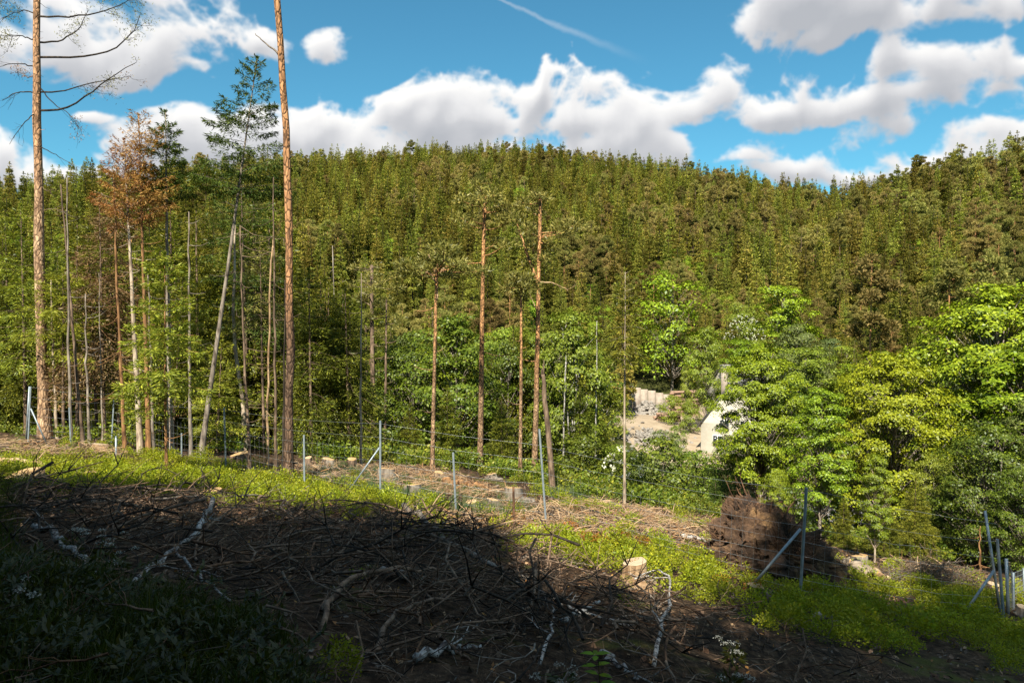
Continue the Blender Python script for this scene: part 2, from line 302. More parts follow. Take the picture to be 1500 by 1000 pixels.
# ------------------------------------------------------------------ mesh helpers
class MB:
    def __init__(s): s.v = []; s.f = []; s.n = 0
    def add(s, v, f):
        v = np.asarray(v, dtype=np.float64).reshape(-1, 3); f = np.asarray(f, dtype=np.int64)
        s.v.append(v); s.f.append(f + s.n); s.n += len(v)
    def tube(s, pts, rad, k=6, cap=True, squash=None):
        P = np.asarray(pts, float); n = len(P); rad = np.broadcast_to(np.asarray(rad, float), (n,))
        t = np.gradient(P, axis=0); t /= np.linalg.norm(t, axis=1, keepdims=True) + 1e-9
        ref = np.array([1., 0, 0]) if abs(t[0, 0]) < .8 else np.array([0, 1., 0])
        a = np.cross(t, ref); a /= np.linalg.norm(a, axis=1, keepdims=True) + 1e-9; b = np.cross(t, a)
        an = np.arange(k) * 2 * math.pi / k
        ring = P[:, None] + rad[:, None, None] * (np.cos(an)[None, :, None] * a[:, None] + np.sin(an)[None, :, None] * b[:, None])
        i = np.arange(n - 1)[:, None] * k; j = np.arange(k)[None]; j2 = (j + 1) % k
        q = np.stack([i + j, i + j2, i + k + j2, i + k + j], -1).reshape(-1, 4)
        s.add(ring.reshape(-1, 3), q[:, ::-1])
        if cap:
            base = s.n - n * k
            for row, fl in ((0, False), (n - 1, True)):
                idx = base + row * k + np.arange(k)
                s.f.append((idx if not fl else idx[::-1])[None].astype(np.int64))
    def box(s, lo, hi):
        x0, y0, z0 = lo; x1, y1, z1 = hi
        v = [(x0, y0, z0), (x1, y0, z0), (x1, y1, z0), (x0, y1, z0), (x0, y0, z1), (x1, y0, z1), (x1, y1, z1), (x0, y1, z1)]
        s.add(v, [(0, 3, 2, 1), (4, 5, 6, 7), (0, 1, 5, 4), (1, 2, 6, 5), (2, 3, 7, 6), (3, 0, 4, 7)])
    def leaves(s, C, A, S, L, W, fold=0.0):
        """diamond leaves: base C, along A, sideways S"""
        L = np.asarray(L).reshape(-1, 1) * np.ones((len(C), 1)); W = np.asarray(W).reshape(-1, 1) * np.ones((len(C), 1))
        m = C + A * L * .45
        v = np.stack([C, m + S * W * .5, C + A * L, m - S * W * .5], 1).reshape(-1, 3)
        s.add(v, np.arange(len(C) * 4).reshape(-1, 4))
    def mesh(s, name, mat, smooth=False):
        me = bpy.data.meshes.new(name)
        V = np.concatenate(s.v); cnt = np.concatenate([np.full(len(f), f.shape[1]) for f in s.f]); lo = np.concatenate([f.ravel() for f in s.f])
        me.vertices.add(len(V)); me.vertices.foreach_set('co', V.ravel().astype(np.float32))
        me.loops.add(len(lo)); me.loops.foreach_set('vertex_index', lo.astype(np.int32))
        me.polygons.add(len(cnt)); st = np.zeros(len(cnt), np.int32); st[1:] = np.cumsum(cnt)[:-1]
        me.polygons.foreach_set('loop_start', st)
        if smooth: me.polygons.foreach_set('use_smooth', np.ones(len(cnt), bool))
        me.update(calc_edges=True)
        if mat: me.materials.append(MAT[mat])
        return me
def unit(v): return v / (np.linalg.norm(v, axis=-1, keepdims=True) + 1e-9)
def rvec(n, r=rng): return unit(r.normal(size=(n, 3)))
def perp(A, r=rng): return unit(np.cross(A, rvec(len(A), r)))
def obj(name, me, parent=None, mat=None):
    o = bpy.data.objects.new(name, me); COL.objects.link(o)
    if parent is not None: o.parent = parent
    if mat:
        o.material_slots[0].link = 'OBJECT'; o.material_slots[0].material = MAT[mat]
    return o
def tag(o, label, cat, group=None, kind=None):
    if label: o['label'] = label
    if cat: o['category'] = cat
    if group: o['group'] = group
    if kind: o['kind'] = kind
    return o
def thing(name, label, cat, loc=(0, 0, 0), group=None):
    o = bpy.data.objects.new(name, None); COL.objects.link(o); o.location = loc; o.empty_display_size = .2
    return tag(o, label, cat, group)

# ------------------------------------------------------------------ terrain
def ray(px, py):
    d = np.array([(px - CX) / F, 1.0, -(py - CY) / F]); c, s_ = math.cos(PITCH), math.sin(PITCH)
    return np.array([d[0], d[1] * c + d[2] * s_, -d[1] * s_ + d[2] * c])
def at(px, py, Y):
    d = ray(px, py); return d * (Y / d[1])
def project(X, Y, Z):
    c, s_ = math.cos(PITCH), math.sin(PITCH)
    y = Y * c - Z * s_; z = Y * s_ + Z * c
    y = np.maximum(y, .05)
    return CX + F * X / y, CY - F * z / y
ctrl = [(557, 728, 19.7), (797, 766, 16.2), (45, 648, 25), (1175, 858, 15), (1470, 911, 13.4), (700, 690, 28), (808, 718, 26), (915, 738, 27.5),
        (420, 702, 22), (66, 638, 27), (225, 665, 25), (928, 850, 12), (1287, 830, 20), (750, 1000, 5.6), (1500, 1000, 8.6), (0, 1000, 3.6), (380, 1000, 4.5), (1130, 1000, 7),
        (0, 720, 13), (300, 745, 12.5), (600, 770, 13), (300, 860, 7.2), (700, 860, 8.6), (1060, 790, 19), (1400, 850, 19), (1500, 880, 17), (550, 690, 25), (0, 650, 25)]
cp = np.array([at(*c) for c in ctrl])
cp = np.vstack([cp, [(0, 0, -1.6), (-6, 0, -.9), (6, 0, -2.3), (0, -8, -.4), (-20, -6, 1.2), (20, -6, -3.2), (-30, 8, .2), (28, 10, -7.4), (0, -30, 4), (-40, 30, -4.0), (40, 28, -10), (0, 36, -7.6), (-18, 38, -6.6), (18, 34, -10.2)]])
def tps(r2): return r2 * np.log(r2 + 1e-9) * .5
K = tps(((cp[:, None, :2] - cp[None, :, :2]) ** 2).sum(-1)); n_ = len(cp)
A_ = np.zeros((n_ + 3, n_ + 3)); A_[:n_, :n_] = K + np.eye(n_) * 18.0; A_[:n_, n_] = 1; A_[:n_, n_ + 1:] = cp[:, :2]; A_[n_:, :n_] = A_[:n_, n_:].T
W_ = np.linalg.solve(A_, np.concatenate([cp[:, 2], [0, 0, 0]]))
def sst(x, a, b): t = np.clip((x - a) / (b - a), 0, 1); return t * t * (3 - 2 * t)
_g = np.random.default_rng(5); _K = [(_g.uniform(-1, 1, 2), _g.uniform(0, 6.3)) for _ in range(40)]
def bumps(X, Y, lam, k0, n=8):
    s_ = 0
    for (d, p) in _K[k0:k0 + n]: s_ = s_ + np.sin((X * d[0] + Y * d[1]) * 2 * math.pi / lam * 1.3 + p)
    return s_ / n
RPX = np.array([-300, 0, 150, 300, 450, 550, 650, 750, 850, 950, 1050, 1130, 1200, 1280, 1330, 1400, 1450, 1500, 1800], float)
RPY = np.array([258, 252, 250, 243, 233, 229, 221, 219, 229, 238, 252, 272, 276, 270, 252, 230, 216, 196, 130], float)
RD = np.array([280, 290, 310, 380, 480, 530, 560, 560, 560, 550, 530, 500, 470, 420, 380, 340, 320, 300, 260], float)
def ground(X, Y):
    X = np.atleast_1d(np.asarray(X, float)); Y = np.atleast_1d(np.asarray(Y, float))
    Xc, Yc = np.clip(X, -45, 45), np.clip(Y, -35, 45)
    z = W_[n_] + W_[n_ + 1] * Xc + W_[n_ + 2] * Yc
    for i in range(n_): z = z + W_[i] * tps((Xc - cp[i, 0]) ** 2 + (Yc - cp[i, 1]) ** 2)
    nearm = sst(Y, 45, 30)
    z = z + nearm * (bumps(X, Y, 1.5, 0) * .10 + bumps(X, Y, .55, 8) * .045 + bumps(X, Y, 5, 16) * .12)
    u = X / np.maximum(Y, 25)
    zv = -14.5 - 1.2 * sst(u, -.1, .3) + bumps(X, Y, 60, 24) * 1.0
    yc0 = 33 - 7 * sst(u, .1, .5); yc1 = 70 - 24 * sst(u, .1, .5)
    z = z + (zv - z) * sst(Y, yc0, yc1)
    pxu = CX + F * np.clip(u, -.95, .95)
    rd = np.interp(pxu, RPX, RD); rz = (466 - np.interp(pxu, RPX, RPY)) / F * rd - 19
    y0 = np.interp(pxu, [0, 450, 800, 900, 1050, 1200, 1500], [95, 110, 128, 150, 150, 120, 100])
    t = (Y - y0) / (rd - y0)
    hill = np.where(t < 1, np.clip(t, 0, 1) ** 1.08, 1 - (t - 1) * .5)
    z = np.where(t > 0, zv + (rz - zv) * np.clip(hill, -.5, 1) + bumps(X, Y, 90, 32) * 3 * np.clip(t, 0, 1), z)
    return z
def gz(x, y): return float(ground(x, y)[0])
def hit(px, py, lo=2.0, hi=60.0):
    """where the view ray through a picture point first meets the ground"""
    d = ray(px, py); t = np.linspace(lo, hi, 900); P = d[None] * (t / d[1])[:, None]
    below = P[:, 2] < ground(P[:, 0], P[:, 1])
    i = int(np.argmax(below)) if below.any() else len(t) - 1
    p = P[i].copy(); p[2] = gz(p[0], p[1]); return p

def axis(fine, step, lim0, lim1, g=1.07):
    a = list(np.arange(fine[0], fine[1] + step, step)); s_ = step
    while a[-1] < lim1: s_ *= g; a.append(a[-1] + s_)
    s_ = step
    while a[0] > lim0: s_ *= g; a.insert(0, a[0] - s_)
    return np.array(a)
ax, ay = axis((-20, 16), .17, -950, 950), axis((2.5, 31), .17, -90, 1500)
GX, GY = np.meshgrid(ax, ay); GZ = ground(GX.ravel(), GY.ravel())
mb = MB(); nx, ny = len(ax), len(ay); i, j = np.meshgrid(np.arange(nx - 1), np.arange(ny - 1)); a = (j * nx + i).ravel()
mb.add(np.stack([GX.ravel(), GY.ravel(), GZ], 1), np.stack([a, a + 1, a + nx + 1, a + nx], 1))
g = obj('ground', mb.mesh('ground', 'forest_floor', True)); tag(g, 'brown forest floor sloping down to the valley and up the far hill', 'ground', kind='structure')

def sheet(name, pts, mat, label, cat, dz=.05, nseg=14):
    """a strip of ground cover that follows the terrain: pts = list of (left, right) world xy pairs"""
    pts = np.array(pts, float); mb = MB(); rows = []
    for k in range(len(pts) - 1):
        for t in np.linspace(0, 1, 8, endpoint=(k == len(pts) - 2)):
            l = pts[k, 0] * (1 - t) + pts[k + 1, 0] * t; r = pts[k, 1] * (1 - t) + pts[k + 1, 1] * t
            w = np.linspace(0, 1, nseg)[:, None]; xy = l * (1 - w) + r * w
            rows.append(np.column_stack([xy, ground(xy[:, 0], xy[:, 1]) + dz]))
    V = np.array(rows); nr = len(V); i, j = np.meshgrid(np.arange(nseg - 1), np.arange(nr - 1)); a = (j * nseg + i).ravel()
    mb.add(V.reshape(-1, 3), np.stack([a, a + 1, a + nseg + 1, a + nseg], 1))
    return tag(obj(name, mb.mesh(name, mat, True)), label, cat, kind='structure')

# ------------------------------------------------------------------ tree builders (each returns trunk mesh, crown mesh; unit: metres)
def limb(mb, p0, p1, r0, r1, sag=0., wob=.04, n=6, k=5, r=rng):
    t = np.linspace(0, 1, n)[:, None]; L = np.linalg.norm(np.asarray(p1) - p0)
    P = np.asarray(p0) * (1 - t) + np.asarray(p1) * t; P[:, 2] += (-sag * L * 4 * t * (1 - t)).ravel()
    w = r.normal(size=(n, 3)) * wob * L / n; w[0] = 0; P = P + np.cumsum(w, 0) * .6
    mb.tube(P, np.linspace(r0, r1, n), k); return P
def trunk_pts(h, lean=(0, 0), wob=.02, n=12, r=rng, curve=0.):
    t = np.linspace(0, 1, n); P = np.zeros((n, 3)); P[:, 2] = t * h
    P[:, 0] = lean[0] * t + curve * h * np.sin(t * math.pi); P[:, 1] = lean[1] * t
    w = r.normal(size=(n, 2)) * wob * h / n; w[0] = 0; P[:, :2] += np.cumsum(w, 0) * .5
    return P
def spruce(h, cb, R0, nb, nl, lsz, r, bark='bark_brown', leaf='spruce_far', r0=None, lean=(0, 0), droop=.55, up=.12, dens=1.0, stubs=0, branch_tubes=False, hang=.25, wob=.01, curve=0., k=7, power=.85, gap=0., topcut=1.0, trunk_n=12, wr=.30):
    """conifer: trunk, branches in whorls with drooping sprays of needles"""
    tb, cbm = MB(), MB(); r0 = r0 or h * .011
    T = trunk_pts(h, lean, wob, trunk_n, r, curve); tt = T[:, 2] / h
    rad = r0 * np.clip(1 - tt * .93, .05, 1) ** .85; rad[0] *= 1.25
    tb.tube(np.vstack([T[0] - (0, 0, .4), T]), np.concatenate([[rad[0] * 1.1], rad]), k)
    def tp(z): return np.stack([np.interp(z, T[:, 2], T[:, c]) for c in range(3)], -1)
    zb = cb + (h - cb) * np.sort(r.uniform(0, 1, nb)) ** .9 * .985
    rel = (zb - cb) / (h - cb)
    l = R0 * (1 - rel) ** power * r.uniform(.65, 1.15, nb) + .10 + .02 * h * (1 - rel)
    l *= np.where(r.uniform(size=nb) < gap, .35, 1); l *= np.minimum(1, .55 + rel * 6)
    az = np.arange(nb) * 2.399 + r.normal(0, .35, nb); d = np.stack([np.cos(az), np.sin(az), np.zeros(nb)], 1); B = tp(zb)
    dr = droop * (1 - rel) ** .6; upw = up + .55 * rel ** 2
    def bp(i, t): return B[i] + d[i] * (l[i] * t)[:, None] + np.stack([np.zeros_like(t), np.zeros_like(t), l[i] * (upw[i] * t - dr[i] * t * t * (1.25 - .45 * t))], 1)
    pw = l ** 1.6; i = r.choice(nb, nl, p=pw / pw.sum()); t = np.clip(r.beta(1.5, 1.0, nl), .06, 1.)
    side = r.choice([-1., 1.], nl); pr = np.stack([-d[i][:, 1], d[i][:, 0], np.zeros(nl)], 1)
    s_ = r.uniform(0, 1, nl) ** .8; lat = s_ * .40 * l[i] * (1.12 - t) ** .7
    C = bp(i, t - .0) + pr * (side * lat)[:, None] + d[i] * (lat * .35)[:, None]
    C[:, 2] -= lat * .30 + hang * l[i] ** .5 * r.uniform(0, 1, nl) ** 2 * (1 - rel[i] * .6)
    A = unit(d[i] * .55 + pr * (side * .75)[:, None] + np.array([0, 0, -.35]) * (1 - rel[i])[:, None] * 1.2 + np.array([0, 0, .25]) * rel[i][:, None] + r.normal(0, .38, (nl, 3)))
    S = unit(np.cross(A, np.array([0, 0, 1.]) + r.normal(0, .5, (nl, 3))))
    sz = lsz * r.uniform(.6, 1.35, nl)
    cbm.leaves(C, A, S, sz, sz * wr)
    tpn = max(6, nl // 120); zt = h - r.uniform(0, 1, tpn) ** 2 * h * .06
    ap = unit(np.stack([r.normal(0, .5, tpn), r.normal(0, .5, tpn), r.uniform(.4, 1.2, tpn)], 1)); cbm.leaves(tp(zt), ap, perp(ap, r), lsz * .8, lsz * .22)
    if branch_tubes:
        for q in range(nb):
            t = np.linspace(0, .95, 6); P = bp(np.full(6, q), t); tb.tube(P, np.linspace(max(.006, r0 * .16 * (1 - rel[q] * .6)), .004, 6), 3, False)
    for q in range(stubs):
        z = r.uniform(.12 * h, cb + .1 * h); a = r.uniform(0, 6.28); L = r.uniform(.12, .9); p = tp(np.array([z]))[0]
        e = p + np.array([math.cos(a) * L, math.sin(a) * L, r.uniform(-.35, .35) * L]); limb(tb, p, e, .014, .005, .08, .1, 4, 3, r)
    return tb.mesh('trunk', bark, True), cbm.mesh('crown', leaf)
def pine(h, cb, R0, ncl, nper, lsz, r, bark='bark_pine', leaf='pine_near', r0=None, lean=(0, 0), stubs=4, fork=None, flat=.55, wob=.015, k=8, topr=.35, pw_=.26):
    tb, cm = MB(), MB(); r0 = r0 or h * .012
    T = trunk_pts(h * .97, lean, wob, 12, r); tt = np.linspace(0, 1, 12); rad = r0 * (1 - tt * (1 - topr)) ; rad[0] *= 1.25
    tb.tube(np.vstack([T[0] - (0, 0, .4), T]), np.concatenate([[rad[0]], rad]), k)
    def tp(z): return np.array([np.interp(z, T[:, 2], T[:, c]) for c in range(3)])
    Cs = []
    for q in range(ncl):
        z = cb + (h * .97 - cb) * r.uniform(0, 1) ** .8; rel = (z - cb) / (h - cb); L = R0 * (math.sin(math.pi * (.25 + .72 * rel)) ** .8) * r.uniform(.35, 1.1); a = q * 2.4 + r.normal(0, .4)
        p = tp(z); e = p + np.array([math.cos(a) * L, math.sin(a) * L, L * r.uniform(-.10, .45)])
        P = limb(tb, p, e, r0 * .22, .010, .06, .25, 6, 4, r); Cs.append((P[-1], max(.25, L * .38))); Cs.append((P[-2] + r.normal(0, .12, 3), max(.2, L * .28)))
    Cs.append((tp(h * .97), R0 * .3))
    w = np.array([c[1] ** 2 for c in Cs]); n = ncl * nper; i = r.choice(len(Cs), n, p=w / w.sum()); cen = np.array([c[0] for c in Cs]); cr = np.array([c[1] for c in Cs])
    off = rvec(n, r) * (r.uniform(0, 1, n) ** .45)[:, None] * cr[i][:, None]; off[:, 2] *= flat
    A = unit(off * np.array([1, 1, 1.2]) / cr[i][:, None] + np.array([0, 0, .35]) + r.normal(0, .4, (n, 3)))
    cm.leaves(cen[i] + off, A, perp(A, r), lsz * r.uniform(.6, 1.3, n), lsz * pw_)
    if fork:
        P0 = tp(fork[0]); limb(tb, P0, P0 + np.array(fork[1]), r0 * .6, r0 * .35, 0, .05, 7, 6, r)
    for q in range(stubs):
        z = r.uniform(.25 * h, cb); a = r.uniform(0, 6.28); L = r.uniform(.15, 1.1); p = tp(z); limb(tb, p, p + np.array([math.cos(a) * L, math.sin(a) * L, r.uniform(-.2, .3) * L]), .022, .007, .1, .2, 5, 4, r)
    return tb.mesh('trunk', bark, True), cm.mesh('crown', leaf)
def broadleaf(h, cb, R0, ncl, nl, lsz, r, bark='bark_grey', leaf='leaf_maple', r0=None, lean=(0, 0), squash=.6, clump=.22, stems=1, wfac=.62, inner=.35):
    """broad-leaved tree: stem, limbs to every leaf clump, leaves in layered clumps with gaps between"""
    tb, cm = MB(), MB(); r0 = r0 or h * .013
    hc = h - cb; mid = cb + hc * .45
    Cn = []; ga = 2.399
    for q in range(ncl):
        zf = (q + .5) / ncl; zz = cb + hc * (.06 + .92 * zf)
        prof = math.sqrt(max(0.02, 1 - ((zf - .42) / .60) ** 2)); rr = R0 * prof * (r.uniform(.55, 1.08) if r.uniform() > inner else r.uniform(.05, .6)); a = q * ga + r.normal(0, .5)
        Cn.append((math.cos(a) * rr + lean[0] * zz / h, math.sin(a) * rr + lean[1] * zz / h, zz + r.normal(0, .03 * hc)))
    Cn = np.array(Cn); crd = R0 * clump * r.uniform(.75, 1.6, ncl)
    for st in range(stems):
        a = st * 2 * math.pi / stems + .4; sp_ = 0 if stems == 1 else R0 * .28
        P = trunk_pts(h * .93, (lean[0] + math.cos(a) * sp_, lean[1] + math.sin(a) * sp_), .03, 9, r); rad = r0 * np.linspace(1, .15, 9) * (1 if stems == 1 else .65)
        tb.tube(np.vstack([P[0] - (0, 0, .4), P]), np.concatenate([[rad[0] * 1.2], rad]), 7)
        for q in range(st, ncl, stems):
            z0 = max(cb * .7, Cn[q, 2] - np.hypot(*(Cn[q, :2])) * .8 - .08 * h); z0 = min(z0, h * .85)
            p0 = np.array([np.interp(z0, P[:, 2], P[:, c]) for c in range(3)]); limb(tb, p0, Cn[q], r0 * .26, r0 * .05, -.05, .2, 6, 4, r)
    w = crd ** 2; i = r.choice(ncl, nl, p=w / w.sum())
    o = rvec(nl, r) * (r.uniform(0, 1, nl) ** .30)[:, None]; o[:, 2] = np.where(r.uniform(size=nl) < .7, np.abs(o[:, 2]), o[:, 2]); up_ = o[:, 2].copy(); o[:, 2] *= squash
    C = Cn[i] + o * crd[i][:, None]; outw = unit(np.column_stack([C[:, :2], np.full(nl, .3 * R0)]))
    Nrm = unit(np.array([0, 0, .75]) + outw * .7 + o * .5 + r.normal(0, .38, (nl, 3)))
    A = unit(np.cross(Nrm, rvec(nl, r)) + np.array([0, 0, -.25])); S = unit(np.cross(Nrm, A)); sz = lsz * r.uniform(.6, 1.35, nl)
    cm.leaves(C, A, S, sz, sz * wfac)
    return tb.mesh('trunk', bark, True), cm.mesh('crown', leaf)
def put_tree(name, pr, loc, sc, rz, label, cat, group=None, leaf=None, bark=None, tilt=(0, 0)):
    t = thing(name, label, cat, loc, group); t.rotation_euler = (tilt[0], tilt[1], rz); t.scale = (sc, sc, sc) if np.isscalar(sc) else sc
    obj('trunk', pr[0], t, bark); obj('crown', pr[1], t, leaf); return t

G_ = lambda s_: np.random.default_rng(s_)
# distant prototypes, about 20 m tall
SPF = [spruce(20, c, Rr, 80, 5200, .56, G_(100 + q), bark='bark_dark', droop=dr, hang=.25, wr=.36, power=.82) for q, (c, Rr, dr) in enumerate([(1.5, 2.9, .5), (3, 2.4, .65), (5, 2.6, .45), (2, 3.3, .6)])]
PIF = [pine(19, c, Rr, 32, 190, .46, G_(120 + q), bark='bark_brown', leaf='pine_far', r0=.16, pw_=.42, flat=.6, k=6) for q, (c, Rr) in enumerate([(8, 2.7), (6, 3.0), (10, 2.5)])]
BLF = [broadleaf(14, 2.0, Rr, 60, 5200, .36, G_(140 + q), leaf='leaf_far', clump=.24) for q, Rr in enumerate([4.6, 5.4, 3.8])]
# middle distance
SPM = [spruce(16, c, Rr, 130, 19000, .28, G_(160 + q), leaf='spruce_mid', droop=dr, hang=.45, stubs=6, wr=.24) for q, (c, Rr, dr) in enumerate([(.8, 2.6, .6), (1.5, 2.9, .75), (2.5, 2.3, .5)])]
BLM = [broadleaf(11, 1.6, Rr, nc, 15000, .19, G_(180 + q), leaf='leaf_dark', clump=cl_, stems=st) for q, (Rr, nc, cl_, st) in enumerate([(3.2, 70, .25, 1), (3.8, 85, .22, 2), (2.6, 60, .27, 3)])]
SPH = [spruce(20, c, Rr, 110, 12000, .34, G_(210 + q), bark='bark_dark', droop=dr, hang=.3, wr=.34, power=.82) for q, (c, Rr, dr) in enumerate([(1.5, 2.9, .5), (3, 2.5, .65), (5, 2.7, .45)])]
PIH = [pine(19, c, Rr, 40, 330, .32, G_(220 + q), bark='bark_pine', leaf='pine_far', flat=.55, k=6, r0=.17, pw_=.38) for q, (c, Rr) in enumerate([(8, 2.8), (10, 2.6)])]
BSH = [broadleaf(3, .1, 1.5, 34, 4200, .13, G_(190 + q), leaf='leaf_light', clump=.30, stems=4, r0=.03) for q in range(2)]

# ------------------------------------------------------------------ scatter of uncountable things (instances belong to the stuff object itself)
def scatter(name, pts, protos, scales, label, cat, tilt=.15, r=rng, rots=None):
    n = len(pts); me = bpy.data.meshes.new(name); me.vertices.add(n); me.vertices.foreach_set('co', np.asarray(pts, np.float32).ravel())
    rot = np.column_stack([r.normal(0, tilt, n), r.normal(0, tilt, n), r.uniform(0, 6.283, n)]) if rots is None else rots
    a = me.attributes.new('rot', 'FLOAT_VECTOR', 'POINT'); a.data.foreach_set('vector', rot.astype(np.float32).ravel())
    a = me.attributes.new('scl', 'FLOAT', 'POINT'); a.data.foreach_set('value', np.asarray(scales, np.float32))
    a = me.attributes.new('idx', 'INT', 'POINT'); a.data.foreach_set('value', r.integers(0, len(protos), n).astype(np.int32))
    for p in protos:
        for m in p.materials:
            if m.name not in me.materials: me.materials.append(m)
    o = obj(name, me); tag(o, label, cat, kind='stuff')
    g = bpy.data.node_groups.new(name, 'GeometryNodeTree'); g.interface.new_socket('G', in_out='INPUT', socket_type='NodeSocketGeometry'); g.interface.new_socket('G', in_out='OUTPUT', socket_type='NodeSocketGeometry')
    T = NT(g); gi = T.n('NodeGroupInput'); go = T.n('NodeGroupOutput'); jn = T.n('GeometryNodeJoinGeometry')
    for p in reversed(protos):
        po = bpy.data.objects.new(name + '_source', p)       # never linked to the scene: only a holder for the mesh
        oi = T.n('GeometryNodeObjectInfo'); oi.inputs['Object'].default_value = po
        gt = T.n('GeometryNodeGeometryToInstance'); g.links.new(oi.outputs['Geometry'], gt.inputs[0]); g.links.new(gt.outputs[0], jn.inputs[0])
    def attr(nm, ty):
        x = T.n('GeometryNodeInputNamedAttribute', data_type=ty); x.inputs['Name'].default_value = nm; return x.outputs['Attribute']
    ip = T.n('GeometryNodeInstanceOnPoints'); g.links.new(gi.outputs[0], ip.inputs['Points']); g.links.new(jn.outputs[0], ip.inputs['Instance']); ip.inputs['Pick Instance'].default_value = True
    g.links.new(attr('idx', 'INT'), ip.inputs['Instance Index'])
    er = T.n('FunctionNodeEulerToRotation'); g.links.new(attr('rot', 'FLOAT_VECTOR'), er.inputs[0]); g.links.new(er.outputs[0], ip.inputs['Rotation'])
    g.links.new(attr('scl', 'FLOAT'), ip.inputs['Scale']); g.links.new(ip.outputs[0], go.inputs[0])
    md = o.modifiers.new('scatter', 'NODES'); md.node_group = g; return o
def joined(pr):
    """trunk and crown of a distant tree as one mesh with two materials, for the far forest"""
    me = bpy.data.meshes.new('far_tree'); vs = []; cnt = []; lo = []; mi = []; off = 0
    for k, m in enumerate(pr):
        v = np.zeros(len(m.vertices) * 3, np.float32); m.vertices.foreach_get('co', v); l = np.zeros(len(m.loops), np.int32); m.loops.foreach_get('vertex_index', l)
        c = np.zeros(len(m.polygons), np.int32); m.polygons.foreach_get('loop_total', c); vs.append(v); lo.append(l + off); cnt.append(c); mi.append(np.full(len(c), k, np.int32)); off += len(m.vertices); me.materials.append(m.materials[0])
    V = np.concatenate(vs); lo = np.concatenate(lo); cnt = np.concatenate(cnt); me.vertices.add(len(V) // 3); me.vertices.foreach_set('co', V); me.loops.add(len(lo)); me.loops.foreach_set('vertex_index', lo)
    me.polygons.add(len(cnt)); st = np.zeros(len(cnt), np.int32); st[1:] = np.cumsum(cnt)[:-1]; me.polygons.foreach_set('loop_start', st); me.polygons.foreach_set('material_index', np.concatenate(mi)); me.update(calc_edges=True); return me

# ------------------------------------------------------------------ the wooded hill
def hillside():
    r = G_(7); pts = []
    sp_ = 5.2; xs = np.arange(-480, 480, sp_); ys = np.arange(92, 660, sp_)
    X, Y = np.meshgrid(xs, ys); X = X.ravel() + r.uniform(-2.3, 2.3, X.size); Y = Y.ravel() + r.uniform(-2.3, 2.3, Y.size)
    u = X / Y; px = CX + F * u; rd = np.interp(px, RPX, RD); y0 = np.interp(px, [0, 450, 800, 900, 1050, 1200, 1500], [95, 110, 128, 150, 150, 120, 100])
    k = (np.abs(u) < .80) & (Y > y0 + 1) & (Y < rd + 25) & (r.uniform(size=X.size) < .92)
    X, Y, px = X[k], Y[k], px[k]; Z = ground(X, Y) - .2; n = len(X)
    mixn = bumps(X, Y, 110, 3) * 1.6 + r.normal(0, .45, n)
    pinef = (mixn + np.interp(px, [0, 500, 900, 1100, 1500], [-.5, -.2, -.05, .2, .3])) > .5
    bl = (bumps(X, Y, 70, 20) * 2 + r.normal(0, .5, n)) > np.interp(Y, [100, 200, 350], [.75, 1.05, 1.25])
    kind = np.where(bl, 2, np.where(pinef, 1, 0))
    sc = np.clip(r.normal(.97, .22, n) + bumps(X, Y, 40, 9) * .35, .45, 1.4) * np.where(kind == 2, .80, 1) * np.interp(Y, [100, 220, 420], [.62, .82, 1.0])
    # the trees that show largest stand as single things, the rest is the mass of the wood
    tx, ty = project(X, Y, Z + 19 * sc)
    vis = (tx > 5) & (tx < 1495) & np.where(tx < 440, ty < 275, (ty < 540))
    single = np.zeros(n, bool)
    for kd, lim in ((0, 150), (1, 110), (2, 40)):
        idx = np.where(vis & (kind == kd))[0]; idx = idx[np.argsort(Y[idx])][:lim]; single[idx] = True
    for q in np.where(single)[0]:
        loc = (X[q], Y[q], Z[q]); rz = r.uniform(0, 6.28)
        if kind[q] == 0: put_tree('spruce_tree', SPH[r.integers(3)], loc, sc[q], rz, 'dark conical spruce in the wood on the far valley side', 'spruce', 'spruces on the hillside')
        elif kind[q] == 1: put_tree('pine_tree', PIH[r.integers(2)], loc, sc[q], rz, 'olive round-topped pine in the wood on the far valley side', 'pine', 'pines on the hillside')
        else: put_tree('broadleaf_tree', BLF[r.integers(3)], loc, sc[q], rz, 'fresh green broadleaf tree among the conifers of the far valley side', 'tree', 'broadleaf trees on the hillside')
    m = ~single
    for kd, prs, nm, lb in ((0, SPF, 'spruce_forest', 'dense dark spruce forest covering the far hill up to its skyline'), (1, PIF, 'pine_forest', 'olive pine wood mixed into the spruces of the far hill'), (2, BLF, 'broadleaf_forest', 'scattered fresh green broadleaf wood on the far hill')):
        k = m & (kind == kd); scatter(nm, np.column_stack([X[k], Y[k], Z[k]]), [joined(p) for p in prs], sc[k], lb, 'forest', .03, r)
hillside()

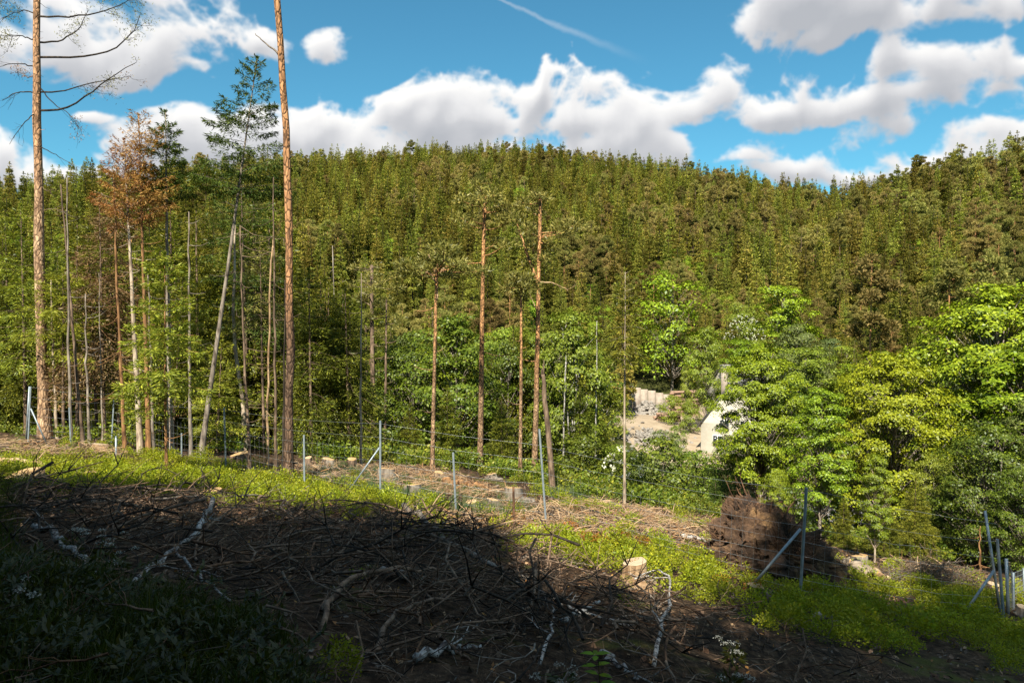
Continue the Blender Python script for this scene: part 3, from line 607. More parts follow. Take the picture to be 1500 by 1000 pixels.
# ------------------------------------------------------------------ valley: yard, house, railway
def at_ground(px, Y): x = (px - CX) / F * Y; return np.array([x, Y, gz(x, Y)])
sheet('timber_yard', [((15, 78), (24, 78)), ((14, 100), (27, 98)), ((15, 120), (33, 118)), ((16, 134), (36, 134))], 'yard_sand', 'pale sandy timber yard on the valley floor', 'yard', .06)
sheet('gravel_lot', [((10, 37), (24, 33)), ((12, 44), (28, 42)), ((16, 56), (34, 54)), ((20, 64), (38, 62))], 'gravel', 'light grey gravel lot behind the maples', 'gravel', .06)
def house(px, Y, w, d, wall, rise, rz, label, sink=1.5, chim=True):
    p = at_ground(px, Y); t = thing('house', label, 'house', (p[0], p[1], p[2] - .3)); t.rotation_euler = (0, 0, rz); wl = wall + sink * 0 + .3
    m = MB(); hw, hd = w / 2, d / 2
    m.add([(-hw, -hd, 0), (hw, -hd, 0), (hw, hd, 0), (-hw, hd, 0), (-hw, -hd, wl), (hw, -hd, wl), (hw, hd, wl), (-hw, hd, wl), (0, -hd, wl + rise), (0, hd, wl + rise)], [(0, 1, 5, 4), (1, 2, 6, 5), (2, 3, 7, 6), (3, 0, 4, 7)])
    m.add([(-hw, -hd, wl), (hw, -hd, wl), (0, -hd, wl + rise), (-hw, hd, wl), (hw, hd, wl), (0, hd, wl + rise)], [(0, 1, 2), (4, 3, 5)])
    obj('wall', m.mesh('wall', 'plaster'), t)
    ro = MB(); o_ = .45; sl = rise / hw
    for s_ in (-1, 1):
        a = np.array([(0, -hd - o_, wl + rise + .12), (s_ * (hw + o_), -hd - o_, wl - o_ * sl + .12), (s_ * (hw + o_), hd + o_, wl - o_ * sl + .12), (0, hd + o_, wl + rise + .12)])
        b = a - (0, 0, .11); ro.add(np.vstack([a, b]), [(0, 1, 2, 3), (7, 6, 5, 4), (0, 4, 5, 1), (1, 5, 6, 2), (2, 6, 7, 3)])
    rf = obj('roof', ro.mesh('roof', 'roof_slate'), t)
    # slate courses
    cs = MB(); nco = 12
    for s_ in (-1, 1):
        for q in range(nco):
            f0_, f1_ = q / nco, (q + 1) / nco; x0, x1 = s_ * (hw + o_) * (1 - f0_), s_ * (hw + o_) * (1 - f1_); z0 = wl - o_ * sl + .12 + (rise + o_ * sl) * f0_; z1 = wl - o_ * sl + .12 + (rise + o_ * sl) * f1_
            cs.add([(x0, -hd - o_, z0 + .06), (x1, -hd - o_, z1 + .01), (x1, hd + o_, z1 + .01), (x0, hd + o_, z0 + .06), (x0, -hd - o_, z0), (x0, hd + o_, z0)], [(0, 1, 2, 3), (4, 0, 3, 5)])
    obj('slate_courses', cs.mesh('slate_courses', 'roof_slate'), rf)['kind'] = 'stuff'
    if chim:
        c = MB(); c.box((-hw * .55, -hd * .3, wl + rise * .3), (-hw * .55 + .7, -hd * .3 + .7, wl + rise + .7)); c.box((-hw * .55 - .08, -hd * .3 - .08, wl + rise + .7), (-hw * .55 + .78, -hd * .3 + .78, wl + rise + .85)); obj('chimney', c.mesh('chimney', 'concrete'), rf)
    for k_, (wx, wz) in enumerate([(-hw * .5, wl * .28), (hw * .15, wl * .28), (-hw * .3, wl * .78), (hw * .3, wl * .78)]):
        f_ = MB(); f_.box((wx - .55, -hd - .05, wz), (wx + .55, -hd + .05, wz + 1.3)); fo = obj('window', f_.mesh('window', 'window_frame'), t)
        f_ = MB()
        for sx in (-.49, .04): f_.box((wx + sx, -hd - .065, wz + .07), (wx + sx + .45, -hd - .04, wz + 1.23))
        obj('pane', f_.mesh('pane', 'glass_dark'), fo)
    return t
house(1086, 90, 7.6, 11, 3.4, 5.4, R(-24), 'white gabled house with grey slate roof behind the broad maple')
house(1098, 107, 8, 9, 4.6, 4.2, R(-72), 'small white house whose slate roof shows above the gabled one', chim=False)
def logstack(px, Y, L, rows, label):
    p = at_ground(px, Y); t = thing('log_stack', label, 'log stack', p); t.rotation_euler = (0, 0, R(14)); r = G_(31); proto = []
    for q in range(4):
        m = MB(); n = 6; P = np.column_stack([np.linspace(-L / 2, L / 2, n), r.normal(0, .03, n), r.normal(0, .03, n)]); m.tube(P, np.linspace(.20, .15, n), 7); proto.append(m.mesh('log', 'log_bark', True))
    for k in range(rows):
        for c in range(6 if k < rows - 2 else 4):
            o = obj('log', proto[r.integers(4)], t); o.location = (r.normal(0, .22), (c - 2.5) * .36 + (k % 2) * .18, .18 + k * .31); o.rotation_euler = (0, r.normal(0, .015), r.normal(0, .03) + (math.pi if r.uniform() < .5 else 0))
logstack(1003, 118, 4.2, 13, 'tall stack of barked brown logs in the sandy yard')
logstack(978, 108, 3.2, 4, 'low heap of loose brown logs before the tall stack')
def retaining(px, Y):
    p = at_ground(px, Y); t = thing('retaining_wall', 'pale grey slab wall holding back the bank above the timber yard', 'wall', p); t.rotation_euler = (0, 0, R(-6)); r = G_(33)
    for k in range(7):
        m = MB(); hh = 4.6 - k * .28 + r.normal(0, .12); m.box((k * 1.25 - 4.2, 0, -.5), (k * 1.25 - 4.2 + 1.2, .35, hh)); o = obj('slab', m.mesh('slab', 'concrete'), t); o.rotation_euler = (r.normal(0, .02) - .06, r.normal(0, .012), 0)
retaining(943, 122)
def stones(name, P, lo, hi, mat, label, cat, r):
    protos = []
    for q in range(4):
        m = MB(); v = rvec(14, r); 
        import bmesh
        bm = bmesh.new()
        for x in v: bm.verts.new(x * np.array([.55, .45, .36]) * r.uniform(.8, 1.1))
        bmesh.ops.convex_hull(bm, input=bm.verts); me = bpy.data.meshes.new('stone'); bm.to_mesh(me); bm.free(); me.materials.append(MAT[mat]); protos.append(me)
    scatter(name, P, protos, r.uniform(lo, hi, len(P)), label, cat, .5, r)
r_ = G_(41); c_ = at_ground(948, 119); q_ = r_.normal(size=(420, 2)) * (2.4, 1.2); hgt = np.clip(2.6 - np.abs(q_[:, 0]) * .75 - np.abs(q_[:, 1]) * 1.1, 0, 3) * r_.uniform(.5, 1, 420)
xy = c_[:2] + q_; stones('rubble_heap', np.column_stack([xy, ground(xy[:, 0], xy[:, 1]) + hgt]), .35, 1.0, 'rubble', 'heap of pale broken stone in front of the slab wall', 'rubble', r_)
for (pxx, YY, n, sx) in ((955, 92, 160, 2.4),):
    c_ = at_ground(pxx, YY); q_ = r_.normal(size=(n, 2)) * (sx, 2.5); xy = c_[:2] + q_; stones('stone_heap', np.column_stack([xy, ground(xy[:, 0], xy[:, 1]) + np.clip(1.2 - np.abs(q_[:, 0]) * .5, 0, 2) * r_.uniform(.4, 1, n)]), .3, .9, 'rubble', 'low pale heap of stone and chippings in the yard', 'rubble', r_)
c_ = at_ground(1185, 44); q_ = r_.uniform(-1, 1, size=(260, 2)) * (6, 6); xy = c_[:2] + q_; stones('gravel_stones', np.column_stack([xy, ground(xy[:, 0], xy[:, 1]) + .1]), .3, 1.0, 'gravel', 'pale stones lying over the gravel lot', 'stones', r_)
def railway():
    Y0, Z0 = 74, -14.0; t = thing('railway_track', 'rusty railway track on a brown ballast bank beyond the trees', 'railway', (0, Y0, Z0)); 
    xa, xb = 26, 70; sl = .06
    m = MB(); pr = [(-2.6, -2.4), (-1.5, 0), (1.5, 0), (2.6, -2.4)]
    V = [(x, (x - 40) * sl + dy, dz) for x in (xa, xb) for dy, dz in pr]; m.add(V, [(0, 4, 5, 1), (1, 5, 6, 2), (2, 6, 7, 3)]); obj('ballast_bank', m.mesh('ballast_bank', 'ballast'), t)
    for s_ in (-.72, .72):
        m = MB(); m.add([(x, (x - 40) * sl + s_ + dy, z) for x in (xa, xb) for dy, z in ((-.05, .13), (-.04, .30), (.04, .30), (.05, .13))], [(0, 4, 5, 1), (1, 5, 6, 2), (2, 6, 7, 3)]); obj('rail', m.mesh('rail', 'rail_steel'), t)
    sm = MB(); sm.box((-.13, -1.25, .0), (.13, 1.25, .13)); sme = sm.mesh('sleeper', 'sleeper')
    for k in range(int((xb - xa) / .65)):
        o = obj('sleeper', sme, t); x = xa + .3 + k * .65; o.location = (x, (x - 40) * sl, 0)
railway()

# ------------------------------------------------------------------ trees in the valley and along the clearing's edge
def tree_top(name, pr, ph, px, Y, ytop, label, cat, group=None, leaf=None, wide=1.0, r=rng, bark=None, sink=0.):
    """tree standing on the ground at distance Y whose top reaches the picture height ytop"""
    b = at_ground(px, Y); h = at(px, ytop, Y)[2] - b[2] + sink; s_ = h / ph
    return put_tree(name, pr, (b[0], b[1], b[2] - sink), (s_ * wide, s_ * wide, s_), r.uniform(0, 6.28), label, cat, group, leaf, bark), h
rv = G_(51)
def fill(n, pxr, Yr, topr, choose):
    k = 0
    for q in range(n * 6):
        if k >= n: break
        px = rv.uniform(*pxr); Y = rv.uniform(*Yr); top = rv.uniform(*topr)
        if 880 < px < 1048 and Y < 150: continue
        b = at_ground(px, Y); h = at(px, top, Y)[2] - b[2]
        if not 2.5 < h < (19 if pxr[1] < 600 else 13.5): continue
        choose(px, Y, top, h); k += 1
def dark_spruce(px, Y, top, h): tree_top('spruce_tree', SPM[rv.integers(3)], 16, px, Y, top, 'tall dark spruce of the dense stand behind the bare trunks', 'spruce', 'spruces behind the bare trunks', None, rv.uniform(.8, 1.15), rv)
fill(62, (-70, 425), (33, 78), (285, 400), dark_spruce)
def skirt_spruce(px, Y, top, h): tree_top('spruce_tree', SPM[rv.integers(2)], 16, px, Y, top, 'green drooping spruce at the edge of the clearing beside the tall bare pine', 'spruce', 'spruces beside the tall pine', 'spruce_mid', rv.uniform(1.0, 1.4), rv)
fill(9, (436, 575), (31, 38), (385, 450), skirt_spruce)
def low_spruce(px, Y, top, h): tree_top('spruce_tree', SPM[rv.integers(2)], 16, px, Y, top, 'low bushy spruce filling the gaps between the bare trunks', 'spruce', 'low spruces between the bare trunks', 'spruce_mid', rv.uniform(1.0, 1.4), rv)
fill(7, (-20, 430), (30, 34), (470, 590), low_spruce)
def centre_mix(px, Y, top, h):
    w = rv.uniform()
    if w < .40 or h > 12.5: tree_top('spruce_tree', SPM[rv.integers(3)], 16, px, Y, top, 'dark spruce in the valley behind the slender pines', 'spruce', 'spruces in the valley', None, rv.uniform(.9, 1.3), rv)
    elif w < .78: tree_top('broadleaf_tree', BLM[rv.integers(3)], 11, px, Y, top, 'leafy green tree in the valley behind the slender pines', 'tree', 'broadleaf trees in the valley', ['leaf_dark', 'leaf_maple', 'leaf_light', 'leaf_grey'][rv.integers(4)], rv.uniform(.85, 1.15), rv)
    else: tree_top('birch_tree', BLM[2], 11, px, Y, top, 'light green birch in the valley behind the slender pines', 'birch', 'birches in the valley', 'leaf_light', .8, rv, 'bark_birch')
fill(46, (560, 880), (50, 115), (415, 510), centre_mix)
def right_mix(px, Y, top, h):
    w = rv.uniform()
    if w < .62 or h > 12.5: tree_top('spruce_tree', SPM[rv.integers(3)], 16, px, Y, top, 'spruce at the foot of the far slope above the railway', 'spruce', 'spruces above the railway', None, rv.uniform(.9, 1.3), rv)
    else: tree_top('broadleaf_tree', BLM[rv.integers(3)], 11, px, Y, top, 'leafy tree at the foot of the far slope above the railway', 'tree', 'broadleaf trees above the railway', ['leaf_dark', 'leaf_maple', 'leaf_grey', 'leaf_light'][rv.integers(4)], rv.uniform(.9, 1.2), rv)
fill(70, (1130, 1540), (84, 128), (455, 560), right_mix)
fill(14, (1060, 1240), (100, 140), (430, 510), right_mix)
fill(8, (760, 885), (118, 150), (430, 490), right_mix)
# named trees of the middle ground
PLANT = {}
for (nm, pr, ph, px, Y, top, lb, cat, leaf, wide, bark) in [
    ('maple_tree', BLF[1], 14, 985, 152, 405, 'big round fresh green maple above the stone heap', 'maple', 'leaf_maple', .95, None),
    ('chestnut_tree', BLM[1], 11, 1090, 128, 450, 'chestnut in cream blossom above the slate roofs', 'chestnut', 'leaf_light', .95, None),
    ('willow_tree', BLM[0], 11, 1168, 100, 476, 'blue-green willow rising behind the broad maple', 'willow', 'leaf_grey', .9, None),
    ('birch_tree', BLM[2], 11, 838, 46, 458, 'tall light green birch beside the broken snag', 'birch', 'leaf_light', .75, 'bark_birch'),
    ('birch_tree', BLM[2], 11, 778, 52, 490, 'slimmer birch between the forked pine and the tall birch', 'birch', 'leaf_light', .6, 'bark_birch'),
    ('maple_tree', BLM[0], 11, 668, 44, 463, 'deep green maple behind the reddish slender pine', 'maple', 'leaf_dark', 1.05, None),
    ('maple_tree', BLM[1], 11, 600, 47, 500, 'deep green double-stemmed maple behind the slanting post brace', 'maple', 'leaf_dark', .95, None),
    ('maple_tree', BLM[1], 11, 742, 50, 505, 'dusky green maple behind the orange slender pine', 'maple', 'leaf_dark', .8, None),
    ('spruce_tree', SPM[0], 16, 655, 36, 565, 'small dark young spruce at the foot of the reddish pine', 'spruce', 'spruce_mid', 1.5, None),
    ('spruce_tree', SPM[1], 16, 735, 37, 580, 'small dark young spruce between two orange pines', 'spruce', 'spruce_mid', 1.5, None),
    ('spruce_tree', SPM[0], 16, 600, 35, 590, 'small shaggy young spruce behind the pale stumps', 'spruce', 'spruce_mid', 1.6, None),
    ('spruce_tree', SPM[2], 16, 850, 38, 570, 'young spruce below the tall birch', 'spruce', 'spruce_mid', 1.5, None),
    ('larch_tree', SPM[2], 16, 536, 52, 375, 'yellow-green young larch above the spruce skirts', 'larch', 'spruce_light', 1.0, None),
    ('spruce_tree', SPF[1], 20, 912, 110, 415, 'lone dark spruce standing by the slab wall', 'spruce', 'spruce_far', .8, None),
    ('spruce_tree', SPF[0], 20, 1318, 128, 385, 'blackish broad spruce above the yellow-green tree', 'spruce', 'spruce_far', 1.0, None),
    ('broadleaf_tree', BLM[0], 11, 1035, 100, 480, 'soft green tree beside the log stack', 'tree', 'leaf_light', .7, None),
    ('broadleaf_tree', BLM[2], 11, 1150, 112, 420, 'bright lime tree tucked below the pine slope', 'tree', 'leaf_maple', 1.0, None),
    ('shrub', BSH[0], 3, 905, 34, 655, 'white-flowering elder shrub beside the thin lone trunk', 'shrub', 'leaf_light', 1.2, None),
    ('shrub', BSH[1], 3, 968, 33, 640, 'tall dark elder shrub below the timber yard', 'shrub', 'leaf_dark', 1.1, None),
    ('shrub', BSH[0], 3, 1024, 36, 665, 'hazel shrub at the shaded side of the broad maple', 'shrub', 'leaf_dark', 1.1, None),
    ('shrub', BSH[1], 3, 935, 40, 665, 'grey-green willow shrub behind the elders', 'shrub', 'leaf_grey', 1.3, None),
    ('shrub', BSH[0], 3, 860, 33, 640, 'dense hazel shrub behind the green grass edge', 'shrub', 'leaf_dark', 1.3, None),
    ('shrub', BSH[1], 3, 985, 104, 578, 'sunlit shrub growing in front of the tall log stack', 'shrub', 'leaf_light', .9, None),
    ('shrub', BSH[0], 3, 1012, 97, 592, 'yellow-green shrub between the log stack and the white gable', 'shrub', 'leaf_light', .8, None),
    ('shrub', BSH[0], 3, 900, 92, 578, 'pale green shrub on the near side of the sandy yard', 'shrub', 'leaf_light', .9, None),
    ('shrub', BSH[1], 3, 992, 82, 622, 'leafy shrub beside the corner of the white gable', 'shrub', 'leaf_light', .6, None),
    ('shrub', BSH[0], 3, 975, 74, 635, 'grey-green shrub at the yard entrance', 'shrub', 'leaf_grey', 1.0, None),
    ('birch_tree', BLM[2], 11, 1006, 100, 535, 'young birch in front of the slate roof', 'birch', 'leaf_light', .5, 'bark_birch'),
    ('shrub', BSH[0], 3, 1045, 33, 690, 'leafy shrub behind the top of the root plate', 'shrub', 'leaf_dark', 1.2, None),
    ('shrub', BSH[1], 3, 900, 118, 560, 'yellowish shrub leaning over the slab wall', 'shrub', 'leaf_light', 1.1, None),
    ]:
    PLANT[lb] = tree_top(nm, pr, ph, px, Y, top, lb, cat, None, leaf, wide, rv, bark)[0]
# blossoms of the elder and the chestnut
def blossoms(parent_name_px, Y, ytop, R0, hh, n, sz):
    b = at(parent_name_px, ytop, Y); m = MB(); a = rv.uniform(0, 6.28, n); zz = rv.uniform(0, 1, n); rr = R0 * np.sqrt(np.maximum(.1, 1 - (1 - zz) ** 2 * .2)) * np.sin(.35 + zz * 1.2)
    C = np.column_stack([b[0] + np.cos(a) * rr, b[1] - np.abs(np.sin(a)) * rr, b[2] - zz * hh])
    for c in range(5):
        A = unit(rv.normal(size=(n, 3)) + (0, -.3, .6)); m.leaves(C + rv.normal(0, sz * .4, (n, 3)), A, perp(A, rv), sz, sz * .8)
    return m
for key, args in (('white-flowering elder', (912, 32.2, 650, 1.2, 2.2, 34, .12)), ('chestnut in cream', (1090, 124.5, 462, 3.4, 4.0, 110, .16))):
    pl_ = next(o for k, o in PLANT.items() if key in k); o = obj('blossom', blossoms(*args).mesh('blossom', 'blossom'), pl_)
    o.matrix_parent_inverse = Matrix.LocRotScale(pl_.location, pl_.rotation_euler, pl_.scale).inverted()

# broad-leaved trees close behind the fence
NB = {}
NB['maple'] = broadleaf(10, 2.2, 3.0, 300, 56000, .125, G_(201), leaf='leaf_maple', clump=.145, squash=.55)
NB['slim'] = broadleaf(9, 1.6, 1.9, 150, 24000, .12, G_(202), leaf='leaf_maple', clump=.19, squash=.55)
NB['yellow'] = broadleaf(10, 2.4, 2.9, 260, 42000, .115, G_(203), leaf='leaf_yellow', clump=.145, squash=.55)
NB['bush'] = broadleaf(6, .5, 2.2, 170, 22000, .10, G_(204), leaf='leaf_light', clump=.17, stems=4)
for (k, ph, px, Y, top, lb, wide, leaf) in [
    ('maple', 10, 1116, 30, 515, 'broad bright green maple standing behind the uprooted root plate', .88, 'leaf_maple'),
    ('slim', 9, 1205, 26, 572, 'slim airy maple in front of the gravel lot', .95, 'leaf_maple'),
    ('yellow', 10, 1306, 34, 522, 'yellow-green tree leaning over the railway bank', .98, 'leaf_yellow'),
    ('maple', 10, 1462, 38, 428, 'large bright maple with layered leaves beside the fence corner', .95, 'leaf_maple'),
    ('yellow', 10, 1575, 30, 540, 'tree with greyish green leaves beyond the fence corner', .9, 'leaf_grey'),
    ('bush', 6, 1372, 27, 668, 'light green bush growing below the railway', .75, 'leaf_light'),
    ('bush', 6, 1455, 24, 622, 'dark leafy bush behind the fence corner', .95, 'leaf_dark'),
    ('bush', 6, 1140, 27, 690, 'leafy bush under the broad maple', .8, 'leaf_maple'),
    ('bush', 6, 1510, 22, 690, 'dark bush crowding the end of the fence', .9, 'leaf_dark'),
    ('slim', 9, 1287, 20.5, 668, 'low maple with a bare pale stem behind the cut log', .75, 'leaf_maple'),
    ('slim', 9, 1160, 40, 560, 'tall dark-leaved tree added as a dark gap behind the broad maple', 1.1, 'leaf_dark'),  # dark-leaved ones added from here: shaded gaps between crowns, hiding gravel lot and house
    ('bush', 6, 1085, 36, 640, 'dark-leaved bush added as a dark gap at the foot of the broad maple', 1.1, 'leaf_dark'),
    ('bush', 6, 1250, 38, 640, 'dark-leaved bush added as a dark gap between the slim maple and the yellow-green tree', 1.1, 'leaf_dark'),
    ('slim', 9, 1352, 42, 575, 'dark-leaved tree added as a dark gap behind the light green bush', 1.1, 'leaf_dark'),
    ('bush', 6, 1420, 33, 650, 'dark-leaved bush added as a dark gap under the large bright maple', 1.1, 'leaf_dark'),
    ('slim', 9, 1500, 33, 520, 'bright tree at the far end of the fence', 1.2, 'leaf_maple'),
    ('slim', 9, 1420, 44, 560, 'dark-leaved tree added as a dark gap between the bright maple and the yellow-green tree', 1.1, 'leaf_dark')]:
    tree_top('maple_tree' if k != 'bush' else 'bush', NB[k], ph, px, Y, top, lb, 'tree' if k != 'bush' else 'bush', None, leaf, wide, rv, 'bark_pale' if 'stem' in lb else None)
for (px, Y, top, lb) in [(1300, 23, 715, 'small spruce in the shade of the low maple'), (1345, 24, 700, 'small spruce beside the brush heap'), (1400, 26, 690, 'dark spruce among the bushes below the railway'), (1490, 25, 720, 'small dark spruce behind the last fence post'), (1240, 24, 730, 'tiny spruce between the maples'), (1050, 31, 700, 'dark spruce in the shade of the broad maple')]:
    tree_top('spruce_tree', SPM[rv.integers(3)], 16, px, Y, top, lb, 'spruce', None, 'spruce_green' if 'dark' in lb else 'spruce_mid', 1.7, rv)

# ------------------------------------------------------------------ the row of trunks at the edge of the clearing
def base_of(px, py, Y=None):
    if Y: return at_ground(px, Y)
    return hit(px, py, 8, 45)
def stem(pts, wpx, bark, label, cat='trunk', name='bare_trunk', stubs=8, group=None, taper=.6, seed=0, Y=None, broken=False, stubl=.5, k=8):
    """a bare trunk through picture points, standing where its base meets the ground"""
    r = G_(300 + seed); b = base_of(*pts[0], Y); P = np.array([b] + [at(px, py, b[1]) for px, py in pts[1:]]); P = P - b
    # smooth subdivision
    d = np.concatenate([[0], np.cumsum(np.linalg.norm(np.diff(P, axis=0), axis=1))]); tt = np.linspace(0, d[-1], 14)
    Q = np.column_stack([np.interp(tt, d, P[:, c]) for c in range(3)]); Q[1:-1] = (Q[:-2] + 2 * Q[1:-1] + Q[2:]) / 4; Q[1:-1] += r.normal(0, .015, (12, 3)) * (1, 1, 0)
    r0 = wpx * b[1] / F / 2; t = thing(name, label, cat, b, group); m = MB(); rad = np.linspace(r0, r0 * taper, 14) * r.uniform(.90, 1.08, 14); rad[0] *= 1.3
    m.tube(np.vstack([Q[0] - (0, 0, .4), Q]), np.concatenate([[rad[0] * 1.1], rad]), k)
    for q in range(stubs):
        i = r.uniform(2, 13); p = np.array([np.interp(i, np.arange(14), Q[:, c]) for c in range(3)]); a = r.uniform(0, 6.28); L = stubl * r.uniform(.2, 1.2)
        e = p + np.array([math.cos(a) * L, math.sin(a) * L, r.uniform(-.4, .4) * L]); limb(m, p, e, .012, .004, .1, .15, 4, 3, r)
    if broken:
        for q in range(5):
            a = q * 1.3; p = Q[-1] + np.array([math.cos(a), math.sin(a), 0]) * rad[-1] * .6; m.tube([p - (0, 0, .15), p + (0, 0, r.uniform(.1, .6))], [rad[-1] * .4, .004], 4)
    obj('trunk', m.mesh('trunk', bark, True), t); return t, b, Q
STEMS = [
    ([(122, 650), (110, 520), (95, 340)], 6, 'bark_brown', 'thin brown trunk leaning across its straight neighbour', 10, .6),
    ([(105, 650), (101, 500), (99, 330)], 5, 'bark_grey', 'straight thin grey trunk crossed by a leaning one', 8, .5),
    ([(84, 642), (79, 560), (76, 480)], 5, 'bark_pale', 'short pale trunk close to the thick pine', 4, .4),
    ([(75, 640), (68, 560), (62, 520)], 5, 'bark_orange', 'slim orange trunk hugging the thick pine', 3, .3),
    ([(132, 650), (128, 580), (126, 500)], 5, 'bark_grey', 'spiky thin trunk with many dry twigs', 16, .5),
    ([(150, 648), (149, 560), (146, 470)], 3, 'bark_grey', 'very thin grey pole of a trunk behind the first fence posts', 6, .4),
    ([(184, 664), (178, 560), (171, 420), (168, 330)], 6, 'bark_orange', 'orange-flushed trunk bristling with long dry twigs', 22, 1.1),
    ([(225, 664), (222, 580), (218, 470)], 5, 'bark_grey', 'dull grey trunk behind the orange larch', 6, .4),
    ([(279, 668), (278, 580), (277, 380)], 6, 'bark_grey', 'straight grey trunk beside the leaning larch', 12, .6),
    ([(362, 662), (357, 590), (345, 520), (340, 470), (343, 400)], 8, 'bark_pale', 'crooked pale trunk bent like a bow', 6, .6),
    ([(353, 655), (352, 600), (348, 560)], 6, 'bark_grey', 'grey trunk half hidden behind the crooked one', 3, .3),
    ([(366, 693), (361, 590), (356, 480), (353, 400)], 5, 'bark_brown', 'slender brown trunk in front of the crooked one', 14, .9),
    ([(373, 655), (376, 560), (381, 440)], 4, 'bark_pale', 'pale slanting pole of a trunk', 4, .4),
    ([(404, 698), (403, 560), (402, 420), (401, 330)], 5, 'bark_brown', 'dark slender trunk close to the tall bare pine', 18, .6),
    ([(414, 702), (416, 600), (417, 480)], 5, 'bark_dark', 'blackish trunk touching the tall bare pine', 2, .3),
    ([(389, 560), (395, 430), (400, 360)], 4, 'dead_pale', 'bleached broken top leaning beside the dark slender trunk', 4, .5),
    ([(497, 662), (494, 560), (489, 430)], 4, 'bark_grey', 'wavy thin grey trunk among the spruce skirts', 10, .5),
    ([(529, 684), (528, 580), (529, 470)], 4, 'bark_pale', 'thin straight pale trunk behind the brace post', 5, .3),
    ([(809, 718), (803, 630), (795, 548)], 10, 'bark_brown', 'thick broken snag leaning beside the forked pine', 2, .2),
    ([(825, 700), (826, 600), (829, 530)], 3, 'bark_birch', 'thin white birch pole right of no crown behind the snag', 2, .3),
    ([(872, 690), (873, 610), (874, 540)], 3, 'bark_birch', 'fine white birch pole below the tall birch', 2, .3),
    ([(1436, 850), (1436, 770)], 4, 'bark_orange', 'short orange pole of a trunk by the shaded bushes', 3, .3),
]
for q, (pts, w, bk, lb, ns, sl) in enumerate(STEMS):
    if 'right of no crown' in lb: lb = 'thin white birch pole just behind the broken snag'
    stem(pts if 'broken' in lb or len(pts) < 3 else pts + [(pts[-1][0] + (pts[-1][0] - pts[-2][0]) * .4, pts[-1][1] - 70)], w, bk, lb, stubs=int(ns * 1.8), seed=q, broken='broken' in lb, stubl=sl * 1.35, taper=(.6 if 'broken' in lb else .3), Y=(24 if '389' in str(pts[0]) else None))

def twigs(m, P, r0, r, n=6, L=.5, drop=.3):
    """a curved bough with side twigs"""
    P = np.array(P, float); d = np.linspace(0, len(P) - 1, 12); Q = np.column_stack([np.interp(d, np.arange(len(P)), P[:, c]) for c in range(3)]); Q[1:-1] = (Q[:-2] + 2 * Q[1:-1] + Q[2:]) / 4; Q[1:] += r.normal(0, .015, (11, 3))
    m.tube(Q, np.linspace(r0, r0 * .25, 12), 5)
    E = []
    for q in range(n):
        i = r.uniform(5, 11); p = np.array([np.interp(i, np.arange(12), Q[:, c]) for c in range(3)]); dr = unit((Q[-1] - Q[-4]) + r.normal(0, .5, 3) * np.linalg.norm(Q[-1] - Q[-4])); l = L * r.uniform(.3, 1.1)
        X = limb(m, p, p + dr * l + np.array([0, 0, -drop * l]), r0 * .25, .003, .05, .3, 5, 3, r); E.append(X[-1]); 
        for w in range(2):
            j = X[r.integers(1, 5)]; X2 = limb(m, j, j + unit(dr + r.normal(0, .6, 3)) * l * .5, .005, .002, .05, .2, 4, 3, r); E.append(X2[-1])
    return E
def bough(t, b, pxs, r0, mat, r, n=7, L=.6, leaf=None, nleaf=0, depth=0.0):
    P = [at(px, py, b[1] + depth * q / (len(pxs) - 1)) - b for q, (px, py) in enumerate(pxs)]; m = MB(); E = twigs(m, P, r0, r, n, L); o = obj('branch', m.mesh('branch', mat, True), t)
    if leaf and E:
        E = np.array(E); lm = MB(); i = r.integers(0, len(E), nleaf); A = unit(r.normal(size=(nleaf, 3)) + (0, 0, .2)); lm.leaves(E[i] + r.normal(0, .11, (nleaf, 3)), A, perp(A, r), .12 * r.uniform(.6, 1.2, nleaf), .022); obj('needles', lm.mesh('needles', leaf), o)
# the thick pine at the edge
t, b, Q = stem([(66, 640), (62, 540), (58, 400), (56, 200), (54, 0), (54, -120)], 15.5, 'bark_pine_pale', 'thick pale-barked pine with long bare boughs near its top', 'pine', 'pine_tree', 30, None, .55, 60, None, False, .5, 14)
r = G_(61)
for q, (pl, r0, lf) in enumerate([
    ([(57, 162), (95, 160), (130, 138), (160, 115), (198, 92)], .045, 'pine_near'), ([(57, 84), (120, 85), (165, 75), (195, 50), (205, 25)], .045, 'pine_near'), ([(57, 135), (90, 135), (140, 120), (190, 112)], .035, 'needle_dead'),
    ([(56, 62), (90, 60), (115, 45), (130, 15)], .04, 'pine_near'), ([(56, 24), (110, 25), (160, 15), (190, 0)], .04, 'pine_near'), ([(55, 60), (30, 52), (0, 52)], .03, 'pine_near'), ([(55, 100), (30, 93), (-10, 98)], .03, None),
    ([(56, 135), (25, 135), (3, 148)], .03, None), ([(57, 160), (35, 180), (13, 212)], .025, None), ([(60, 130), (75, 150), (100, 165), (118, 188)], .025, 'needle_dead'), ([(60, 215), (85, 228), (107, 243)], .02, None), ([(58, 262), (80, 266)], .016, None),
    ([(58, 20), (35, 15), (5, 25)], .03, 'pine_near'), ([(57, -20), (110, -25), (150, -8)], .04, 'pine_near'), ([(55, -10), (20, -12), (-10, 5)], .035, 'pine_near'), ([(56, 110), (40, 115), (28, 100)], .02, 'needle_dead'), ([(58, 310), (75, 305), (90, 307)], .018, None), ([(57, 272), (70, 280), (80, 276)], .015, None),
    ([(57, -60), (100, -90), (150, -95)], .04, 'pine_near'), ([(55, -70), (10, -90), (-30, -80)], .04, 'pine_near')]):
    bough(t, b, pl, r0, 'bark_dark' if q < 13 else 'bark_brown', r, 9 if lf else 4, .62, lf, 260 if lf == 'pine_near' else 120, r.uniform(-1.2, 1.2))
